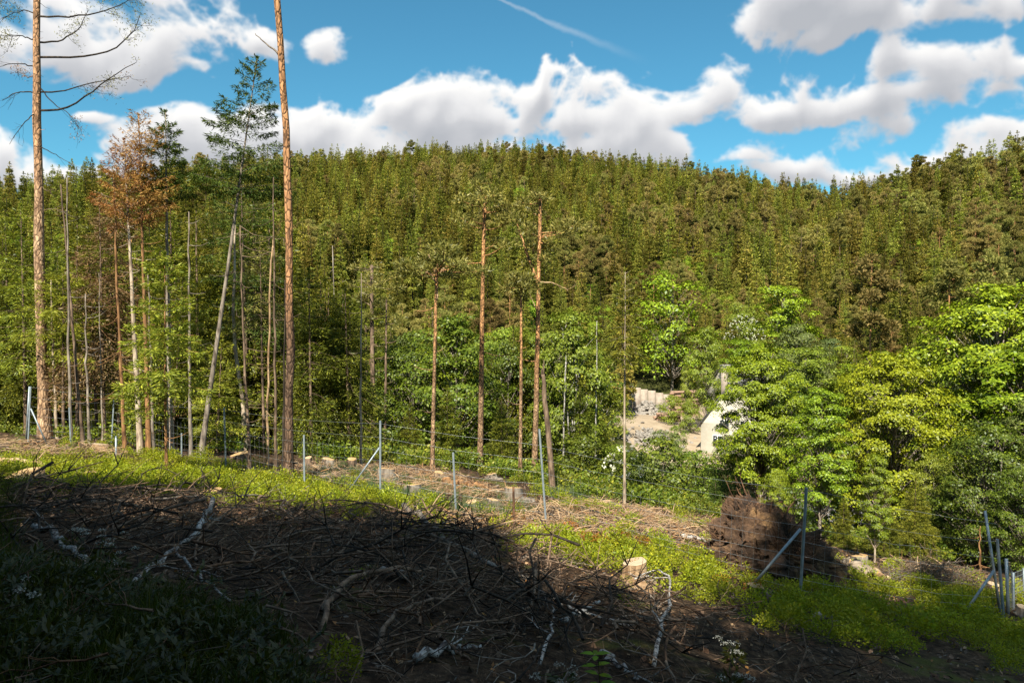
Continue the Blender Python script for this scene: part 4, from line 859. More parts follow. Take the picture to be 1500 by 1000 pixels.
# the tall bare pine
t, b, Q = stem([(422, 704), (425, 560), (424, 380), (420, 200), (412, 80), (404, -20), (398, -140)], 12.5, 'bark_pine_shaded', 'tall bare orange pine trunk with one dead stub', 'pine', 'pine_tree', 26, None, .70, 62, None, False, .16, 14)
bough(t, b, [(408, 80), (392, 65), (372, 49)], .035, 'bark_grey', r, 0)
for (pl) in ([(398, -110), (360, -120), (330, -110)], [(399, -100), (440, -130), (470, -125)], [(399, -130), (420, -160), (430, -190)]): bough(t, b, pl, .05, 'bark_dark', r, 10, .7, 'pine_near', 300)
# larches and spruces among the trunks: base, top, crown start, half width of the crown in picture points
def near_conifer(pxb, pyb, pxt, pyt, ycb, hw, leaf, bark, label, cat, name, seed, wpx=8, nb=70, nl=9000, lsz=.22, droop=.45, up=.2, stubs=20, Y=None, hang=.25, power=.8, gap=.15, curve=0.):
    b = base_of(pxb, pyb, Y); top = at(pxt, pyt, b[1]) - b; cbz = (at(pxb, ycb, b[1]) - b)[2]
    pr = spruce(top[2], cbz, hw * b[1] / F, nb, nl, lsz, G_(seed), bark, leaf, wpx * b[1] / F / 2, (top[0], 0), droop, up, 1, stubs, True, hang, .012, curve, 8, power, gap, wr=.2)
    return put_tree(name, pr, b, 1, 0, label, cat)
near_conifer(294, 670, 376, 86, 290, 72, 'spruce_green', 'bark_grey', 'leaning larch with a feathery green top and bare grey stem', 'larch', 'larch_tree', 401, 8.5, 58, 13000, .15, .12, .22, 14, None, .16, .75, .25)
near_conifer(248, 655, 243, 163, 300, 46, 'spruce_green', 'bark_grey', 'straight spruce with a thin dark green top', 'spruce', 'spruce_tree', 402, 9, 52, 8500, .15, .2, .35, 24, 26, .16, .9, .25)
near_conifer(206, 665, 181, 205, 350, 48, 'needle_orange', 'bark_pale', 'dying larch with pale stem and thin rusty top', 'larch', 'larch_tree', 403, 9, 60, 5200, .12, .1, .42, 30, None, .12, .55, .2)
near_conifer(218, 665, 203, 168, 330, 46, 'needle_orange', 'bark_orange', 'dying larch with orange stem and dense rusty top', 'larch', 'larch_tree', 404, 8, 64, 6500, .12, .1, .42, 26, None, .12, .55, .2)
near_conifer(244, 693, 240, 372, 610, 62, 'spruce_light', 'bark_orange', 'young spruce with yellow-green boughs in front of the larches', 'spruce', 'spruce_tree', 405, 5, 60, 9500, .15, .35, .1, 8, None, .3, .45, .3)
near_conifer(250, 668, 268, 395, 590, 75, 'spruce_light', 'bark_brown', 'loose yellow-green spruce behind the leaning larch', 'spruce', 'spruce_tree', 406, 5, 56, 9500, .16, .4, .1, 8, 28, .3, .5, .35)
near_conifer(35, 645, 30, 300, 560, 95, 'spruce_light', 'bark_brown', 'wide yellow-green spruce beside the thick pine', 'spruce', 'spruce_tree', 407, 6, 80, 14000, .17, .5, .1, 10, 32, .35, .6, .25)
near_conifer(140, 645, 128, 325, 520, 70, 'spruce_light', 'bark_brown', 'yellow-green spruce behind the spiky thin trunk', 'spruce', 'spruce_tree', 408, 5, 60, 9000, .16, .5, .1, 10, 31, .35, .6, .35)
near_conifer(315, 665, 325, 500, 650, 52, 'spruce_light', 'bark_brown', 'small bright spruce between the leaning larch and the crooked trunk', 'spruce', 'spruce_tree', 409, 4, 44, 6500, .14, .4, .1, 4, 27, .25, .6, .2)
near_conifer(150, 640, 146, 290, 560, 60, 'needle_dead', 'bark_brown', 'dead brown spruce with drooping withered boughs', 'dead spruce', 'dead_spruce', 410, 6, 80, 9000, .16, .75, .0, 16, 28.5, .5, .6, .2)
near_conifer(172, 648, 168, 268, 520, 52, 'needle_dead', 'bark_brown', 'second dead brown spruce standing close to the rusty larches', 'dead spruce', 'dead_spruce', 411, 6, 80, 9000, .16, .75, .0, 16, 29.5, .5, .6, .2)
near_conifer(110, 645, 112, 372, 560, 45, 'needle_dead', 'bark_brown', 'withered low spruce behind the crossing thin trunks', 'dead spruce', 'dead_spruce', 412, 5, 60, 6000, .16, .75, .0, 10, 29.5, .5, .6, .2)
near_conifer(362, 655, 352, 225, 480, 85, 'spruce_green', 'bark_brown', 'bushy green spruce behind the leaning larch top', 'spruce', 'spruce_tree', 413, 7, 90, 16000, .18, .45, .05, 8, 36, .35, .7, .1)
near_conifer(385, 660, 380, 350, 470, 60, 'pine_near', 'bark_brown', 'scraggy dry-looking spruce beside the tall bare pine', 'spruce', 'spruce_tree', 414, 5, 60, 6000, .15, .5, .1, 20, 30, .3, .6, .35)
near_conifer(915, 738, 916, 395, 535, 26, 'spruce_mid', 'bark_pale', 'lone thin trunk with a sparse spruce top', 'spruce', 'spruce_tree', 415, 4.5, 40, 2400, .18, .55, .1, 3, None, .25, .5, .3)
near_conifer(455, 668, 452, 395, 655, 60, 'spruce_mid', 'bark_brown', 'shaggy spruce with boughs to the ground close to the tall bare pine', 'spruce', 'spruce_tree', 416, 6, 90, 14000, .17, .7, .0, 4, 29.5, .5, .6, .1)
near_conifer(510, 668, 506, 420, 655, 55, 'spruce_mid', 'bark_brown', 'shaggy spruce behind the rounded stump', 'spruce', 'spruce_tree', 417, 6, 80, 12000, .17, .7, .0, 4, 30.5, .5, .6, .1)
near_conifer(90, 645, 92, 395, 520, 62, 'spruce_light', 'bark_brown', 'hanging yellow-green spruce right behind the crossing thin trunks', 'spruce', 'spruce_tree', 418, 5, 56, 8500, .16, .5, .1, 8, 28, .35, .5, .3)
near_conifer(200, 655, 205, 500, 640, 55, 'spruce_light', 'bark_brown', 'low yellow-green spruce at the foot of the rusty larches', 'spruce', 'spruce_tree', 419, 4, 44, 6500, .15, .45, .1, 6, 27, .3, .6, .25)
# pines in the middle
def near_pine(pxb, pyb, pxt, pyt, ycb, hw, label, seed, wpx, bark='bark_pine', leaf='pine_near', ncl=15, nper=190, fork=None, flat=.5, stubs=5, Y=None):
    b = base_of(pxb, pyb, Y); top = at(pxt, pyt, b[1]) - b; cbz = (at(pxb, ycb, b[1]) - b)[2]; k = b[1] / F
    pr = pine(top[2], cbz, hw * k, ncl, nper, .19, G_(seed), bark, leaf, wpx * k / 2, (top[0], 0), stubs, fork and (fork[0](b), (fork[1] * k, .2, fork[2] * k)), flat, topr=.5)
    return put_tree('pine_tree', pr, b, 1, 0, label, 'pine'), b
near_pine(703, 690, 711, 272, 385, 52, 'slender orange pine with a small ragged crown', 421, 9)
t_, bb = near_pine(633, 690, 640, 372, 415, 62, 'slender reddish pine with a flat crown and bleached dead tip', 422, 7, flat=.35, ncl=18)
# its bleached antler-like tip
for pl in ([(640, 440), (639, 400), (638, 368)], [(639, 415), (628, 395), (622, 402)], [(639, 410), (650, 392), (652, 398)], [(639, 400), (630, 378), (627, 372)]): bough(t_, bb, pl, .04, 'dead_pale', r, 3, .25)
t_, b_ = near_pine(783, 703, 792, 278, 390, 50, 'forked orange pine with a dry side bough', 423, 9, fork=(lambda b: (at(787, 420, b[1]) - b)[2], -32, 95))
bough(t_, b_, [(789, 413), (810, 414), (832, 424)], .03, 'dead_pale', r, 4, .3); bough(t_, b_, [(787, 455), (780, 440), (776, 430)], .02, 'dead_pale', r, 2, .2)
near_pine(762, 702, 764, 400, 440, 26, 'slim reddish pine with a tiny crown beside the forked pine', 424, 6, ncl=12, nper=140)
near_pine(547, 663, 545, 378, 470, 45, 'brown-stemmed pine with scanty olive boughs', 425, 9, 'bark_brown', ncl=20, nper=150, stubs=20)
near_pine(563, 665, 566, 430, 500, 30, 'narrower brown pine close beside the scanty-boughed one', 426, 5, 'bark_brown', ncl=12, nper=120, stubs=14)
# pines further right on the slope with visible stems
for (px, Y, top, lb) in [(1275, 112, 372, 'gnarled pale-stemmed pine above the bright maple'), (1390, 105, 380, 'red-stemmed pine with dead side boughs over the bright maple'), (1452, 108, 375, 'pine with reddish stem at the foot of the steep slope')]:
    tree_top('pine_tree', PIF[0], 19, px, Y, top, lb, 'pine', None, None, 1, rv, 'bark_pine')

# unseen spruces around the camera shade the slash; the first four, widened, are added to block skylight
for q, (x, y, h) in enumerate([(-6.5, 1.0, 9), (-3.2, -4, 13), (3.4, -4.5, 11), (-10.5, 4.5, 8), (-20, -6, 20), (-15.5, -7.5, 21), (-11.6, -7.0, 21), (-8.4, -8.6, 22), (-5.6, -7.8, 20), (-3.2, -10, 18), (-.6, -9.5, 16.5), (1.8, -10, 20), (3.6, -10.5, 25), (3.0, -9.0, 21), (.6, -8.8, 23.5), (-14, -12, 24), (-7, -13, 24), (0.8, -14, 20), (-24, -10, 22), (10.5, -11, 18)]):
    put_tree('spruce_tree', SPM[q % 3], (x, y, gz(x, y)), (max(h, 15) / 16 * 1.25, max(h, 15) / 16 * 1.25, h / 16), q * 1.7, 'unseen spruce around the viewpoint that shades the slash', 'spruce', 'shading spruces')

# ------------------------------------------------------------------ deer fence
def fence():
    r = G_(71)
    POSTS = [  # base px, base py, top px, top py
        (41, 648, 45, 566), (104, 655, 101, 597), (163, 653, 167, 586), (266, 668, 266, 634), (331, 690, 328, 597), (446, 715, 445, 637),
        (557, 731, 557, 616), (668, 752, 664, 662), (800, 768, 790, 628), (1172, 872, 1181, 714), (1471, 912, 1462, 790)]
    t = thing('deer_fence', 'galvanised wire deer fence on steel posts across the clearing', 'fence', hit(557, 731)); o0 = np.array(t.location)
    tops, bases = [], []
    for (bx, by, tx, ty) in POSTS:
        b = hit(bx, by, 8, 32); b[2] -= .02; tp_ = at(tx, ty, b[1]); h = tp_ - b; h[1] = r.normal(0, .03); bases.append(b); tops.append(b + h)
        m = MB(); L = np.linalg.norm(h); u = h / L; w = .023
        prof = [(-w, -.012), (w, -.012), (w, .012), (.012, .012), (.012, w * 1.4), (-.012, w * 1.4), (-.012, .012), (-w, .012)]   # T-section steel post
        V = [b + np.array([x, y, 0]) - o0 - u * .35 for x, y in prof] + [b + h + np.array([x, y, 0]) - o0 for x, y in prof]
        n = len(prof); m.add(V, [(i, (i + 1) % n, n + (i + 1) % n, n + i) for i in range(n)]); m.add(V[n:], [tuple(range(n))]); obj('post', m.mesh('post', 'galvanised'), t)
    def brace(p0, p1, Y0=None, rad=.024):
        b = hit(*p0, 8, 32) if Y0 is None else at(*p0, Y0); e = at(*p1, Y0 or b[1]); m = MB(); m.tube([b - o0, e - o0], rad, 6); obj('brace', m.mesh('brace', 'galvanised', True), t)
    brace((69, 651), (45, 598)); brace((510, 720), (556, 655)); brace((1098, 862), (1173, 774)); brace((1407, 906), (1456, 835))
    brace((1466, 903), (1443, 748)); brace((38, 648), (43, 566))
    # wire strands sag between the posts, knotted into a mesh lower down
    FR = [.06, .16, .26, .37, .50, .64, .80, .97]
    H = 1.95; up = [np.array([(tp_ - b)[0] / np.linalg.norm(tp_ - b), 0, (tp_ - b)[2] / np.linalg.norm(tp_ - b)]) for tp_, b in zip(tops, bases)]
    use = [0, 1, 2, 4, 6, 8, 9, 10]
    for f in FR:
        P = []
        for a, c in zip(use[:-1], use[1:]):
            A = bases[a] + up[a] * H * f; C = bases[c] + up[c] * H * f; tt = np.linspace(0, 1, 9, endpoint=False)[:, None]; seg = A * (1 - tt) + C * tt
            span = np.linalg.norm(C - A); seg[:, 2] -= (4 * tt * (1 - tt)).ravel() * min(.02 * span, .22) * r.uniform(.4, 1.2); P.append(seg + r.normal(0, .008, seg.shape))
        P.append((bases[use[-1]] + up[use[-1]] * H * f)[None]); P = np.vstack(P); m = MB(); m.tube(P - o0, .0022, 4, False); obj('wire_strand', m.mesh('wire_strand', 'wire', True), t)
    m = MB()
    for a, c in zip(use[:-1], use[1:]):
        n = int(np.linalg.norm(bases[c] - bases[a]) / .22)
        for q in range(1, n):
            s_ = q / n; b = bases[a] * (1 - s_) + bases[c] * s_; g0 = gz(b[0], b[1]); u = up[a] * (1 - s_) + up[c] * s_; m.tube([np.array([b[0], b[1], min(g0 + .03, b[2] + .05)]) - o0, b + u * H * .66 - o0], .0014, 3, False)
    o = obj('wire_mesh', m.mesh('wire_mesh', 'wire'), t); o['kind'] = 'stuff'
    # the fence turns the corner and runs downhill
    t2 = thing('deer_fence', 'short fence run turning downhill behind the leaning corner post', 'fence', hit(1478, 895)); o0 = np.array(t2.location); bs = []
    for (bx, by, tx, ty) in ((1478, 898, 1474, 818), (1485, 892, 1484, 838), (1502, 884, 1500, 832)):
        b = hit(bx, by, 8, 32); e = at(tx, ty, b[1]); m = MB(); m.tube([b - o0 - (0, 0, .3), e - o0], .03, 6); obj('post', m.mesh('post', 'galvanised', True), t2); bs.append((b, e))
    for f in (.1, .25, .4, .55, .7, .85, .98):
        m = MB(); m.tube([b * (1 - f) + e * f - o0 for b, e in bs], .005, 4, False); obj('wire_strand', m.mesh('wire_strand', 'wire'), t2)
    m = MB()
    for (b0, e0), (b1, e1) in zip(bs[:-1], bs[1:]):
        for s_ in np.linspace(.1, .9, 7): m.tube([b0 * (1 - s_) + b1 * s_ - o0, (e0 * (1 - s_) + e1 * s_) - o0], .003, 3, False)
    o = obj('wire_mesh', m.mesh('wire_mesh', 'wire'), t2); o['kind'] = 'stuff'
fence()
# a few posts of an older fence deeper among the trunks
for (bx, by, tx, ty, lb) in ((393, 682, 393, 660, 'short steel post standing alone behind the tall bare pine'), (170, 668, 170, 640, 'short steel post beside the trunk with long dry twigs')):
    b = hit(bx, by, 10, 40); m = MB(); m.tube([(0, 0, -.3), (0, 0, .02), at(tx, ty, b[1]) - b], .03, 6); m.tube([at(tx, ty, b[1]) - b, at(tx, ty, b[1]) - b + (0, 0, .03)], [.04, .02], 6)
    o = obj('steel_post', m.mesh('steel_post', 'galvanised', True)); o.location = b; tag(o, lb, 'post')

# ------------------------------------------------------------------ stumps
def stump(px, py, wpx, hpx, label, seed, bark='bark_pale', flare=1.7, slant=.10):
    bark = {'bark_pale': 'bark_grey', 'bark_orange': 'bark_brown'}.get(bark, bark)
    r = G_(500 + seed); b = hit(px, py, 5, 40); k = b[1] / F; r0 = wpx * k / 2; h = max(.12, hpx * k); t = thing('tree_stump', label, 'stump', b); n = 20; an = np.arange(n) * 2 * math.pi / n
    lob = 1 + .07 * np.sin(an * 2 + r.uniform(0, 6)) + .06 * np.sin(an * 3 + r.uniform(0, 6)) + .05 * np.sin(an * 5 + r.uniform(0, 6)); root = 1 + np.maximum(0, np.sin(an * 2.5 + r.uniform(0, 6))) * .45
    rows = []; zs = [-.3, 0, .12 * h, .35 * h, .7 * h, h]
    for z, fl in zip(zs, [flare * 1.25, flare * 1.1, 1.15, 1.05, 1.0, .99]):
        rr = r0 * lob * (fl if fl <= 1.06 else 1 + (fl - 1) * root); top = slant * np.cos(an + seed) * r0 * 2 * (1 if z == h else z / h if z > 0 else 0); rows.append(np.column_stack([np.cos(an) * rr, np.sin(an) * rr, np.full(n, z) + top]))
    V = np.array(rows); m = MB(); i, j = np.meshgrid(np.arange(n), np.arange(len(zs) - 1)); a = (j * n + i).ravel(); a2 = (j * n + (i + 1) % n).ravel(); m.add(V.reshape(-1, 3), np.stack([a, a2, a2 + n, a + n], 1)); obj('bark', m.mesh('bark', bark, True), t)
    m = MB(); top = V[-1].copy(); inn = top.copy(); inn[:, :2] *= .93; inn[:, 2] += .012; cen = inn.mean(0); m.add(np.vstack([top + (0, 0, .004), inn, cen[None]]), [(q, (q + 1) % n, n + (q + 1) % n, n + q) for q in range(n)]); m.add(np.vstack([inn, cen[None]]), [(q, (q + 1) % n, n) for q in range(n)]); obj('cut_face', m.mesh('cut_face', 'cut_wood'), t)
    if r.uniform() < .6:   # splintered holding wood left by the felling cut
        m = MB()
        for q in range(7):
            x = (q / 6 - .5) * r0 * 1.2; m.tube([(x, r0 * .1, h - .01), (x + r.normal(0, .01), r0 * .1, h + r.uniform(.02, .09))], [.012, .002], 4)
        obj('splinter', m.mesh('splinter', 'dead_pale'), t)
for q, (px, py, w, h, lb, bk) in enumerate([
    (930, 850, 34, 28, 'sawn stump with orange cut face and a root running down, on the mossy edge', 'dead_pale'), (605, 724, 25, 14, 'pale stump in the grass beyond the braced post', 'bark_pale'), (566, 702, 24, 16, 'stump right behind the braced post', 'bark_pale'),
    (481, 684, 17, 12, 'rounded stump with flaking bark near the spruce skirts', 'bark_pale'), (516, 683, 13, 11, 'small brown stump between rounded stump and braced post', 'bark_orange'), (452, 684, 10, 14, 'narrow brown stump behind the tall bare pine', 'bark_orange'),
    (352, 682, 26, 18, 'big split stump below the crooked trunk', 'bark_orange'), (348, 662, 16, 12, 'stump on the rise behind the big split one', 'bark_pale'), (752, 732, 28, 18, 'light stump behind the upright dead stick', 'bark_pale'), (722, 738, 17, 6, 'low stump cut level with the grass', 'bark_pale'),
    (643, 698, 14, 6, 'low bleached stump by the brown slash', 'bark_pale'), (40, 712, 48, 18, 'mossy dark stump at the border of sun and shade', 'bark_brown'), (308, 734, 30, 14, 'shaded stump with pale top beneath the black branch', 'bark_brown'),
    (720, 700, 14, 6, 'flat small stump beside the fallen orange log', 'bark_pale'), (1258, 828, 20, 14, 'stump beside the cut logs behind the root plate', 'bark_pale'), (1265, 822, 12, 10, 'small stump in front of the pale stem', 'bark_pale'), (1456, 882, 20, 26, 'tall brown stump beside the leaning corner post', 'bark_orange'),
    (1063, 780, 22, 8, 'low pale stump next to the root plate', 'bark_pale'), (690, 742, 16, 5, 'grey low stump in the grass by the fallen log', 'bark_pale'), (880, 742, 30, 6, 'flat stump at the top of the dry slash', 'bark_pale'), (475, 702, 16, 6, 'flat pale stump in front of the rounded one', 'bark_pale'),
    (148, 660, 24, 9, 'split stump with torn yellow wood behind the pale poles', 'dead_pale'), (1108, 868, 26, 10, 'dark stump sunk in the bilberries before the root plate', 'bark_brown'), (1497, 900, 14, 12, 'light stump under the downhill fence', 'bark_pale')]):
    stump(px, py, w, h, lb, q, bk)

# ------------------------------------------------------------------ uprooted root plate
def root_plate():
    r = G_(81); b = hit(1150, 850, 8, 25); b = at_ground(1150, b[1] + .45); k = b[1] / F; t = thing('root_plate', 'uprooted root plate of a fallen tree, brown soil with torn roots', 'root plate', b)
    out_px = [(1020, 812), (1048, 795), (1062, 775), (1072, 750), (1085, 740), (1105, 738), (1120, 745), (1135, 755), (1152, 765), (1165, 775), (1185, 782), (1205, 795), (1222, 815), (1236, 835), (1247, 850), (1248, 868), (1215, 876), (1160, 872), (1100, 856), (1050, 842), (1022, 828)]
    C = np.array([at(x, y, b[1]) - b for x, y in out_px]); d = np.concatenate([[0], np.cumsum(np.linalg.norm(np.diff(np.vstack([C, C[:1]]), axis=0), axis=1))]); n = 96; s_ = np.linspace(0, d[-1], n, endpoint=False); Cc = np.vstack([C, C[:1]])
    O = np.column_stack([np.interp(s_, d, Cc[:, c]) for c in range(3)]); cen = O.mean(0) + (0, 0, -.05)
    import bmesh
    from mathutils import noise as mn
    bm = bmesh.new(); bmesh.ops.create_icosphere(bm, subdivisions=6, radius=1.0); oa = np.arctan2(O[:, 2] - cen[2], O[:, 0] - cen[0]); orr = np.hypot(O[:, 2] - cen[2], O[:, 0] - cen[0]); so = np.argsort(oa); oa, orr = oa[so], orr[so]
    V = []
    for v in bm.verts:
        x, y, z = v.co; rad = math.hypot(x, z); an = math.atan2(z, x); R_ = float(np.interp(an, oa, orr, period=2 * math.pi)); f = rad ** .75
        p = Vector((cen[0] + math.cos(an) * R_ * f, math.copysign(abs(y) ** .8, y) * .5 + .0, cen[2] + math.sin(an) * R_ * f)); p.y += (p.z - .4) * .25
        q = p * 2.3 + Vector((3, 7, 1)); dsp = (mn.fractal(q, .6, 2.1, 7) * .26 + abs(mn.noise(q * 1.7)) * -.26 + abs(mn.noise(q * 5)) * -.10 + .09)
        n_ = Vector((math.cos(an) * f, math.copysign(max(.25, 1 - f), y), math.sin(an) * f)).normalized(); p += n_ * dsp; v.co = p; V.append(p[:])
    me = bpy.data.meshes.new('soil'); bm.to_mesh(me); bm.free(); me.materials.append(MAT['root_soil']); obj('soil', me, t)
    V = np.array(V)
    for q in range(90):
        p = V[r.integers(0, len(V))]; d_ = unit((p - cen) * (1, .8, 1) + np.array([0, -.35 if p[1] < 0 else .3, 0]) + r.normal(0, .3, 3)); L = r.uniform(.2, .9); e = p + d_ * L + np.array([0, 0, -.2 * L]); m = MB(); limb(m, p - d_ * .15, e, r.uniform(.012, .045), .003, .15, .4, 7, 5, r)
        for w in range(3): x = p + d_ * L * r.uniform(.3, .9); limb(m, x, x + unit(d_ + r.normal(0, .7, 3)) * L * .5, .006, .002, .1, .3, 4, 3, r)
        obj('root', m.mesh('root', 'root_brown', True), t)
    m = MB()
    for q in range(2600):
        p = V[r.integers(0, len(V))]; d_ = unit((p - cen) * .6 + np.array([0, -.5 if p[1] < 0 else .4, -.25]) + r.normal(0, .5, 3)); L = r.uniform(.06, .32); m.tube([p, p + d_ * L * .6 + r.normal(0, .01, 3), p + d_ * L + np.array([0, 0, -.4 * L])], [.004, .003, .001], 3, False)
    o = obj('fine_roots', m.mesh('fine_roots', 'root_brown'), t); o['kind'] = 'stuff'
root_plate()

# ------------------------------------------------------------------ fallen branches and logs, each lying on the ground
def branch(pxs, r0, mat, label, seed, lift=None, nside=3, taper=.45, L=.45, name='fallen_branch', cat='branch', k=7, ends=False):
    r = G_(600 + seed); P = np.array([hit(px, py, 2.5, 40) for px, py in pxs]); lift = lift or [0] * len(P); P[:, 2] += np.array(lift) + r0 * .8; b = P[0].copy(); P -= b
    t = thing(name, label, cat, b); d = np.concatenate([[0], np.cumsum(np.linalg.norm(np.diff(P, axis=0), axis=1))]); tt = np.linspace(0, d[-1], 16); Q = np.column_stack([np.interp(tt, d, P[:, c]) for c in range(3)])
    for _ in range(2): Q[1:-1] = (Q[:-2] + 2 * Q[1:-1] + Q[2:]) / 4
    Q[1:-1] += r.normal(0, r0 * .35 + .008, (14, 3)); rad = np.linspace(r0, r0 * taper, 16) * r.uniform(.85, 1.15, 16); m = MB(); m.tube(Q, rad, k); obj('wood', m.mesh('wood', mat, True), t)
    for q in range(nside):
        i = r.uniform(2, 14); p = np.array([np.interp(i, np.arange(16), Q[:, c]) for c in range(3)]); dd = unit(unit(Q[-1] - Q[0]) * .7 + r.normal(0, .7, 3)); dd[2] = abs(dd[2]) * .6; l = L * r.uniform(.4, 1.4); m = MB(); X = limb(m, p, p + dd * l, r0 * .35, .004, .05, .45, 7, 5, r)
        for w in range(2): x = X[r.integers(2, 6)]; limb(m, x, x + unit(dd + r.normal(0, .6, 3)) * l * .45, r0 * .16, .002, .05, .3, 5, 4, r)
        obj('side_twig', m.mesh('side_twig', mat, True), t)
    if ends:
        for q_, e in ((0, -1), (15, 1)):
            dr = unit(Q[q_] - Q[q_ - e]); m = MB(); m.tube([Q[q_] - dr * .01, Q[q_] + dr * .012], rad[q_] * .93, 10); o = obj('cut_face', m.mesh('cut_face', 'cut_wood'), t)
    return t
BR = [
    ([(50, 786), (78, 797), (110, 828), (146, 862)], .040, 'bark_birch', 'stout white birch piece beside the cow parsley', [.1, .12, .08, 0], 2),
    ([(312, 760), (292, 795), (252, 825), (195, 856)], .042, 'bark_birch', 'white birch bough rising through the dark slash', [.28, .14, .06, 0], 1),
    ([(258, 822), (290, 852), (340, 885)], .018, 'bark_birch', 'thin birch twig crossing below the rising birch bough', [.08, .06, 0], 2),
    ([(592, 760), (642, 796), (682, 824), (722, 840), (776, 853)], .062, 'stick_grey', 'long grey-brown log slanting down out of the sun', [.22, .14, .06, .02, 0], 2),
    ([(758, 866), (800, 884), (848, 905), (925, 921)], .024, 'bark_birch', 'forked birch branch with white bark stretching over the litter', [.1, .1, .06, .02], 4),
    ([(822, 918), (850, 906), (878, 894)], .032, 'bark_birch', 'short thick birch piece under the forked branch', [.05, .06, .08], 0),
    ([(958, 978), (963, 948), (980, 920), (982, 885), (960, 866), (930, 870)], .022, 'bark_birch', 'birch sapling bent into a hoop', [0, .08, .22, .38, .34, .2], 3),
    ([(790, 978), (806, 945), (812, 918), (808, 902)], .016, 'bark_birch', 'slim birch twig bowing below the forked branch', [0, .08, .12, .1], 3),
    ([(878, 968), (905, 985), (935, 1000)], .028, 'bark_birch', 'birch piece beside the fresh sapling', [.05, .04, 0], 1),
    ([(470, 932), (488, 892), (540, 870), (640, 862), (700, 874)], .030, 'stick_brown', 'smooth brown branch arching over the hollow', [0, .16, .24, .2, .06], 1),
    ([(545, 966), (562, 938), (622, 905), (700, 884)], .026, 'bark_brown', 'knotty brown branch below the arching one', [0, .12, .14, .05], 3),
    ([(105, 746), (190, 750), (250, 744), (320, 738), (462, 732)], .030, 'stick_grey', 'long grey pole lying across the shaded slash', [.1, .12, .14, .12, .05], 5),
    ([(255, 748), (280, 726), (300, 704)], .050, 'bark_dark', 'thick black broken branch jutting up against the bilberries', [.05, .1, .14], 1),
    ([(205, 754), (207, 708), (238, 702), (280, 722), (312, 752)], .018, 'bark_dark', 'thin black branch bowing over the thick broken one', [0, .3, .34, .2, 0], 6),
    ([(365, 768), (410, 756), (445, 733)], .024, 'stick_grey', 'grey branch with a hooked end pointing to the fence', [.06, .12, .2], 2),
    ([(420, 766), (445, 748), (462, 738)], .040, 'bark_dark', 'black stub leaning over the hooked grey branch', [.05, .1, .16], 0),
    ([(395, 800), (470, 782), (545, 770), (620, 765), (652, 752)], .026, 'bark_dark', 'dark branch running from the slash up to the sunny edge', [.08, .1, .14, .18, .28], 6),
    ([(640, 770), (690, 775), (720, 795)], .016, 'bark_dark', 'black crooked twig hanging over the grass edge', [.3, .25, .05], 4),
    ([(0, 680), (60, 687), (150, 700)], .075, 'dead_pale', 'long pale barkless log in the bilberries', [.05, .05, .03], 1),
    ([(105, 692), (140, 680), (205, 652)], .035, 'dead_pale', 'pale pole propped over the split stump', [.05, .15, .2], 1),
    ([(40, 695), (90, 700), (130, 706)], .045, 'dead_pale', 'second pale log lying under the long one', [.04, .05, .03], 2),
    ([(650, 709), (690, 716), (730, 724)], .11, 'bark_orange', 'fallen orange pine log in the sunny clearing', [.02, .03, .02], 1),
    ([(780, 770), (815, 788), (850, 806)], .022, 'dead_pale', 'pale stick at the foot of the upright dead stick', [.2, .12, .02], 1),
    ([(715, 776), (730, 768), (745, 752)], .022, 'dead_pale', 'short stick leaning toward the upright dead stick', [.02, .08, .2], 0),
    ([(445, 724), (458, 735), (478, 752)], .024, 'dead_pale', 'pale peeled stick under the short fence post', [.12, .1, .03], 0),
    ([(1000, 789), (1020, 792), (1048, 798)], .055, 'bark_birch', 'white birch log beside the root plate', [.03, .03, .02], 0),
    ([(1242, 838), (1262, 842), (1285, 850)], .17, 'bark_pale', 'thick cut log behind the root plate', [.02, .02, .02], 0),
    ([(1280, 846), (1300, 852)], .10, 'dead_pale', 'shorter pale cut log end beside the thick one', [.02, .02], 0),
    ([(1195, 912), (1212, 917), (1232, 924)], .045, 'bark_pale', 'pale piece of wood in the bilberries', [.08, .08, .06], 0),
    ([(880, 828), (930, 850), (965, 870), (990, 888)], .018, 'stick_brown', 'reddish stick reaching past the sawn stump', [.05, .1, .1, .05], 1),
    ([(1060, 770), (1072, 748)], .028, 'dead_pale', 'pale broken stake poking up behind the root plate', [0, .35], 0),
    ([(1320, 842), (1350, 845), (1372, 852)], .035, 'bark_orange', 'orange branch beside the brush heap', [.05, .06, .05], 2),
    ([(560, 845), (600, 852), (640, 858)], .06, 'stick_grey', 'mouldering grey log end in the shaded moss', [.02, .02, .02], 0),
    ([(150, 815), (200, 790), (240, 782)], .018, 'stick_brown', 'crooked brown stick between the two birch pieces', [.05, .12, .2], 2),
    ([(610, 975), (650, 965), (705, 955)], .032, 'bark_birch', 'weathered birch piece in the darkest hollow', [.03, .04, .03], 1),
    ([(640, 945), (660, 960), (690, 975)], .02, 'stick_brown', 'brown forked twig crossing the weathered birch piece', [.1, .06, .02], 2),
    ([(850, 800), (866, 790), (860, 775)], .016, 'bark_dark', 'dark curled twig in front of the dry slash', [.02, .12, .2], 1),
    ([(860, 804), (905, 796), (945, 800)], .02, 'bark_dark', 'dark stick across the lower edge of the dry slash', [.05, .08, .05], 2),
    ([(930, 870), (960, 862), (1020, 880)], .014, 'bark_dark', 'black twig looped beside the bent birch hoop', [.15, .28, .05], 4),
    ([(640, 640 + 120), (600, 790), (540, 800)], .014, 'bark_dark', 'black brittle twig beside the slanting log', [.25, .15, .02], 5),
]
for q, (pl, r0, mt, lb, lf, ns) in enumerate(BR): branch(pl, r0, mt, lb, q, lf, ns, ends=('log' in lb and r0 > .09), name='log' if r0 >= .09 else 'fallen_branch', cat='log' if r0 >= .09 else 'branch')
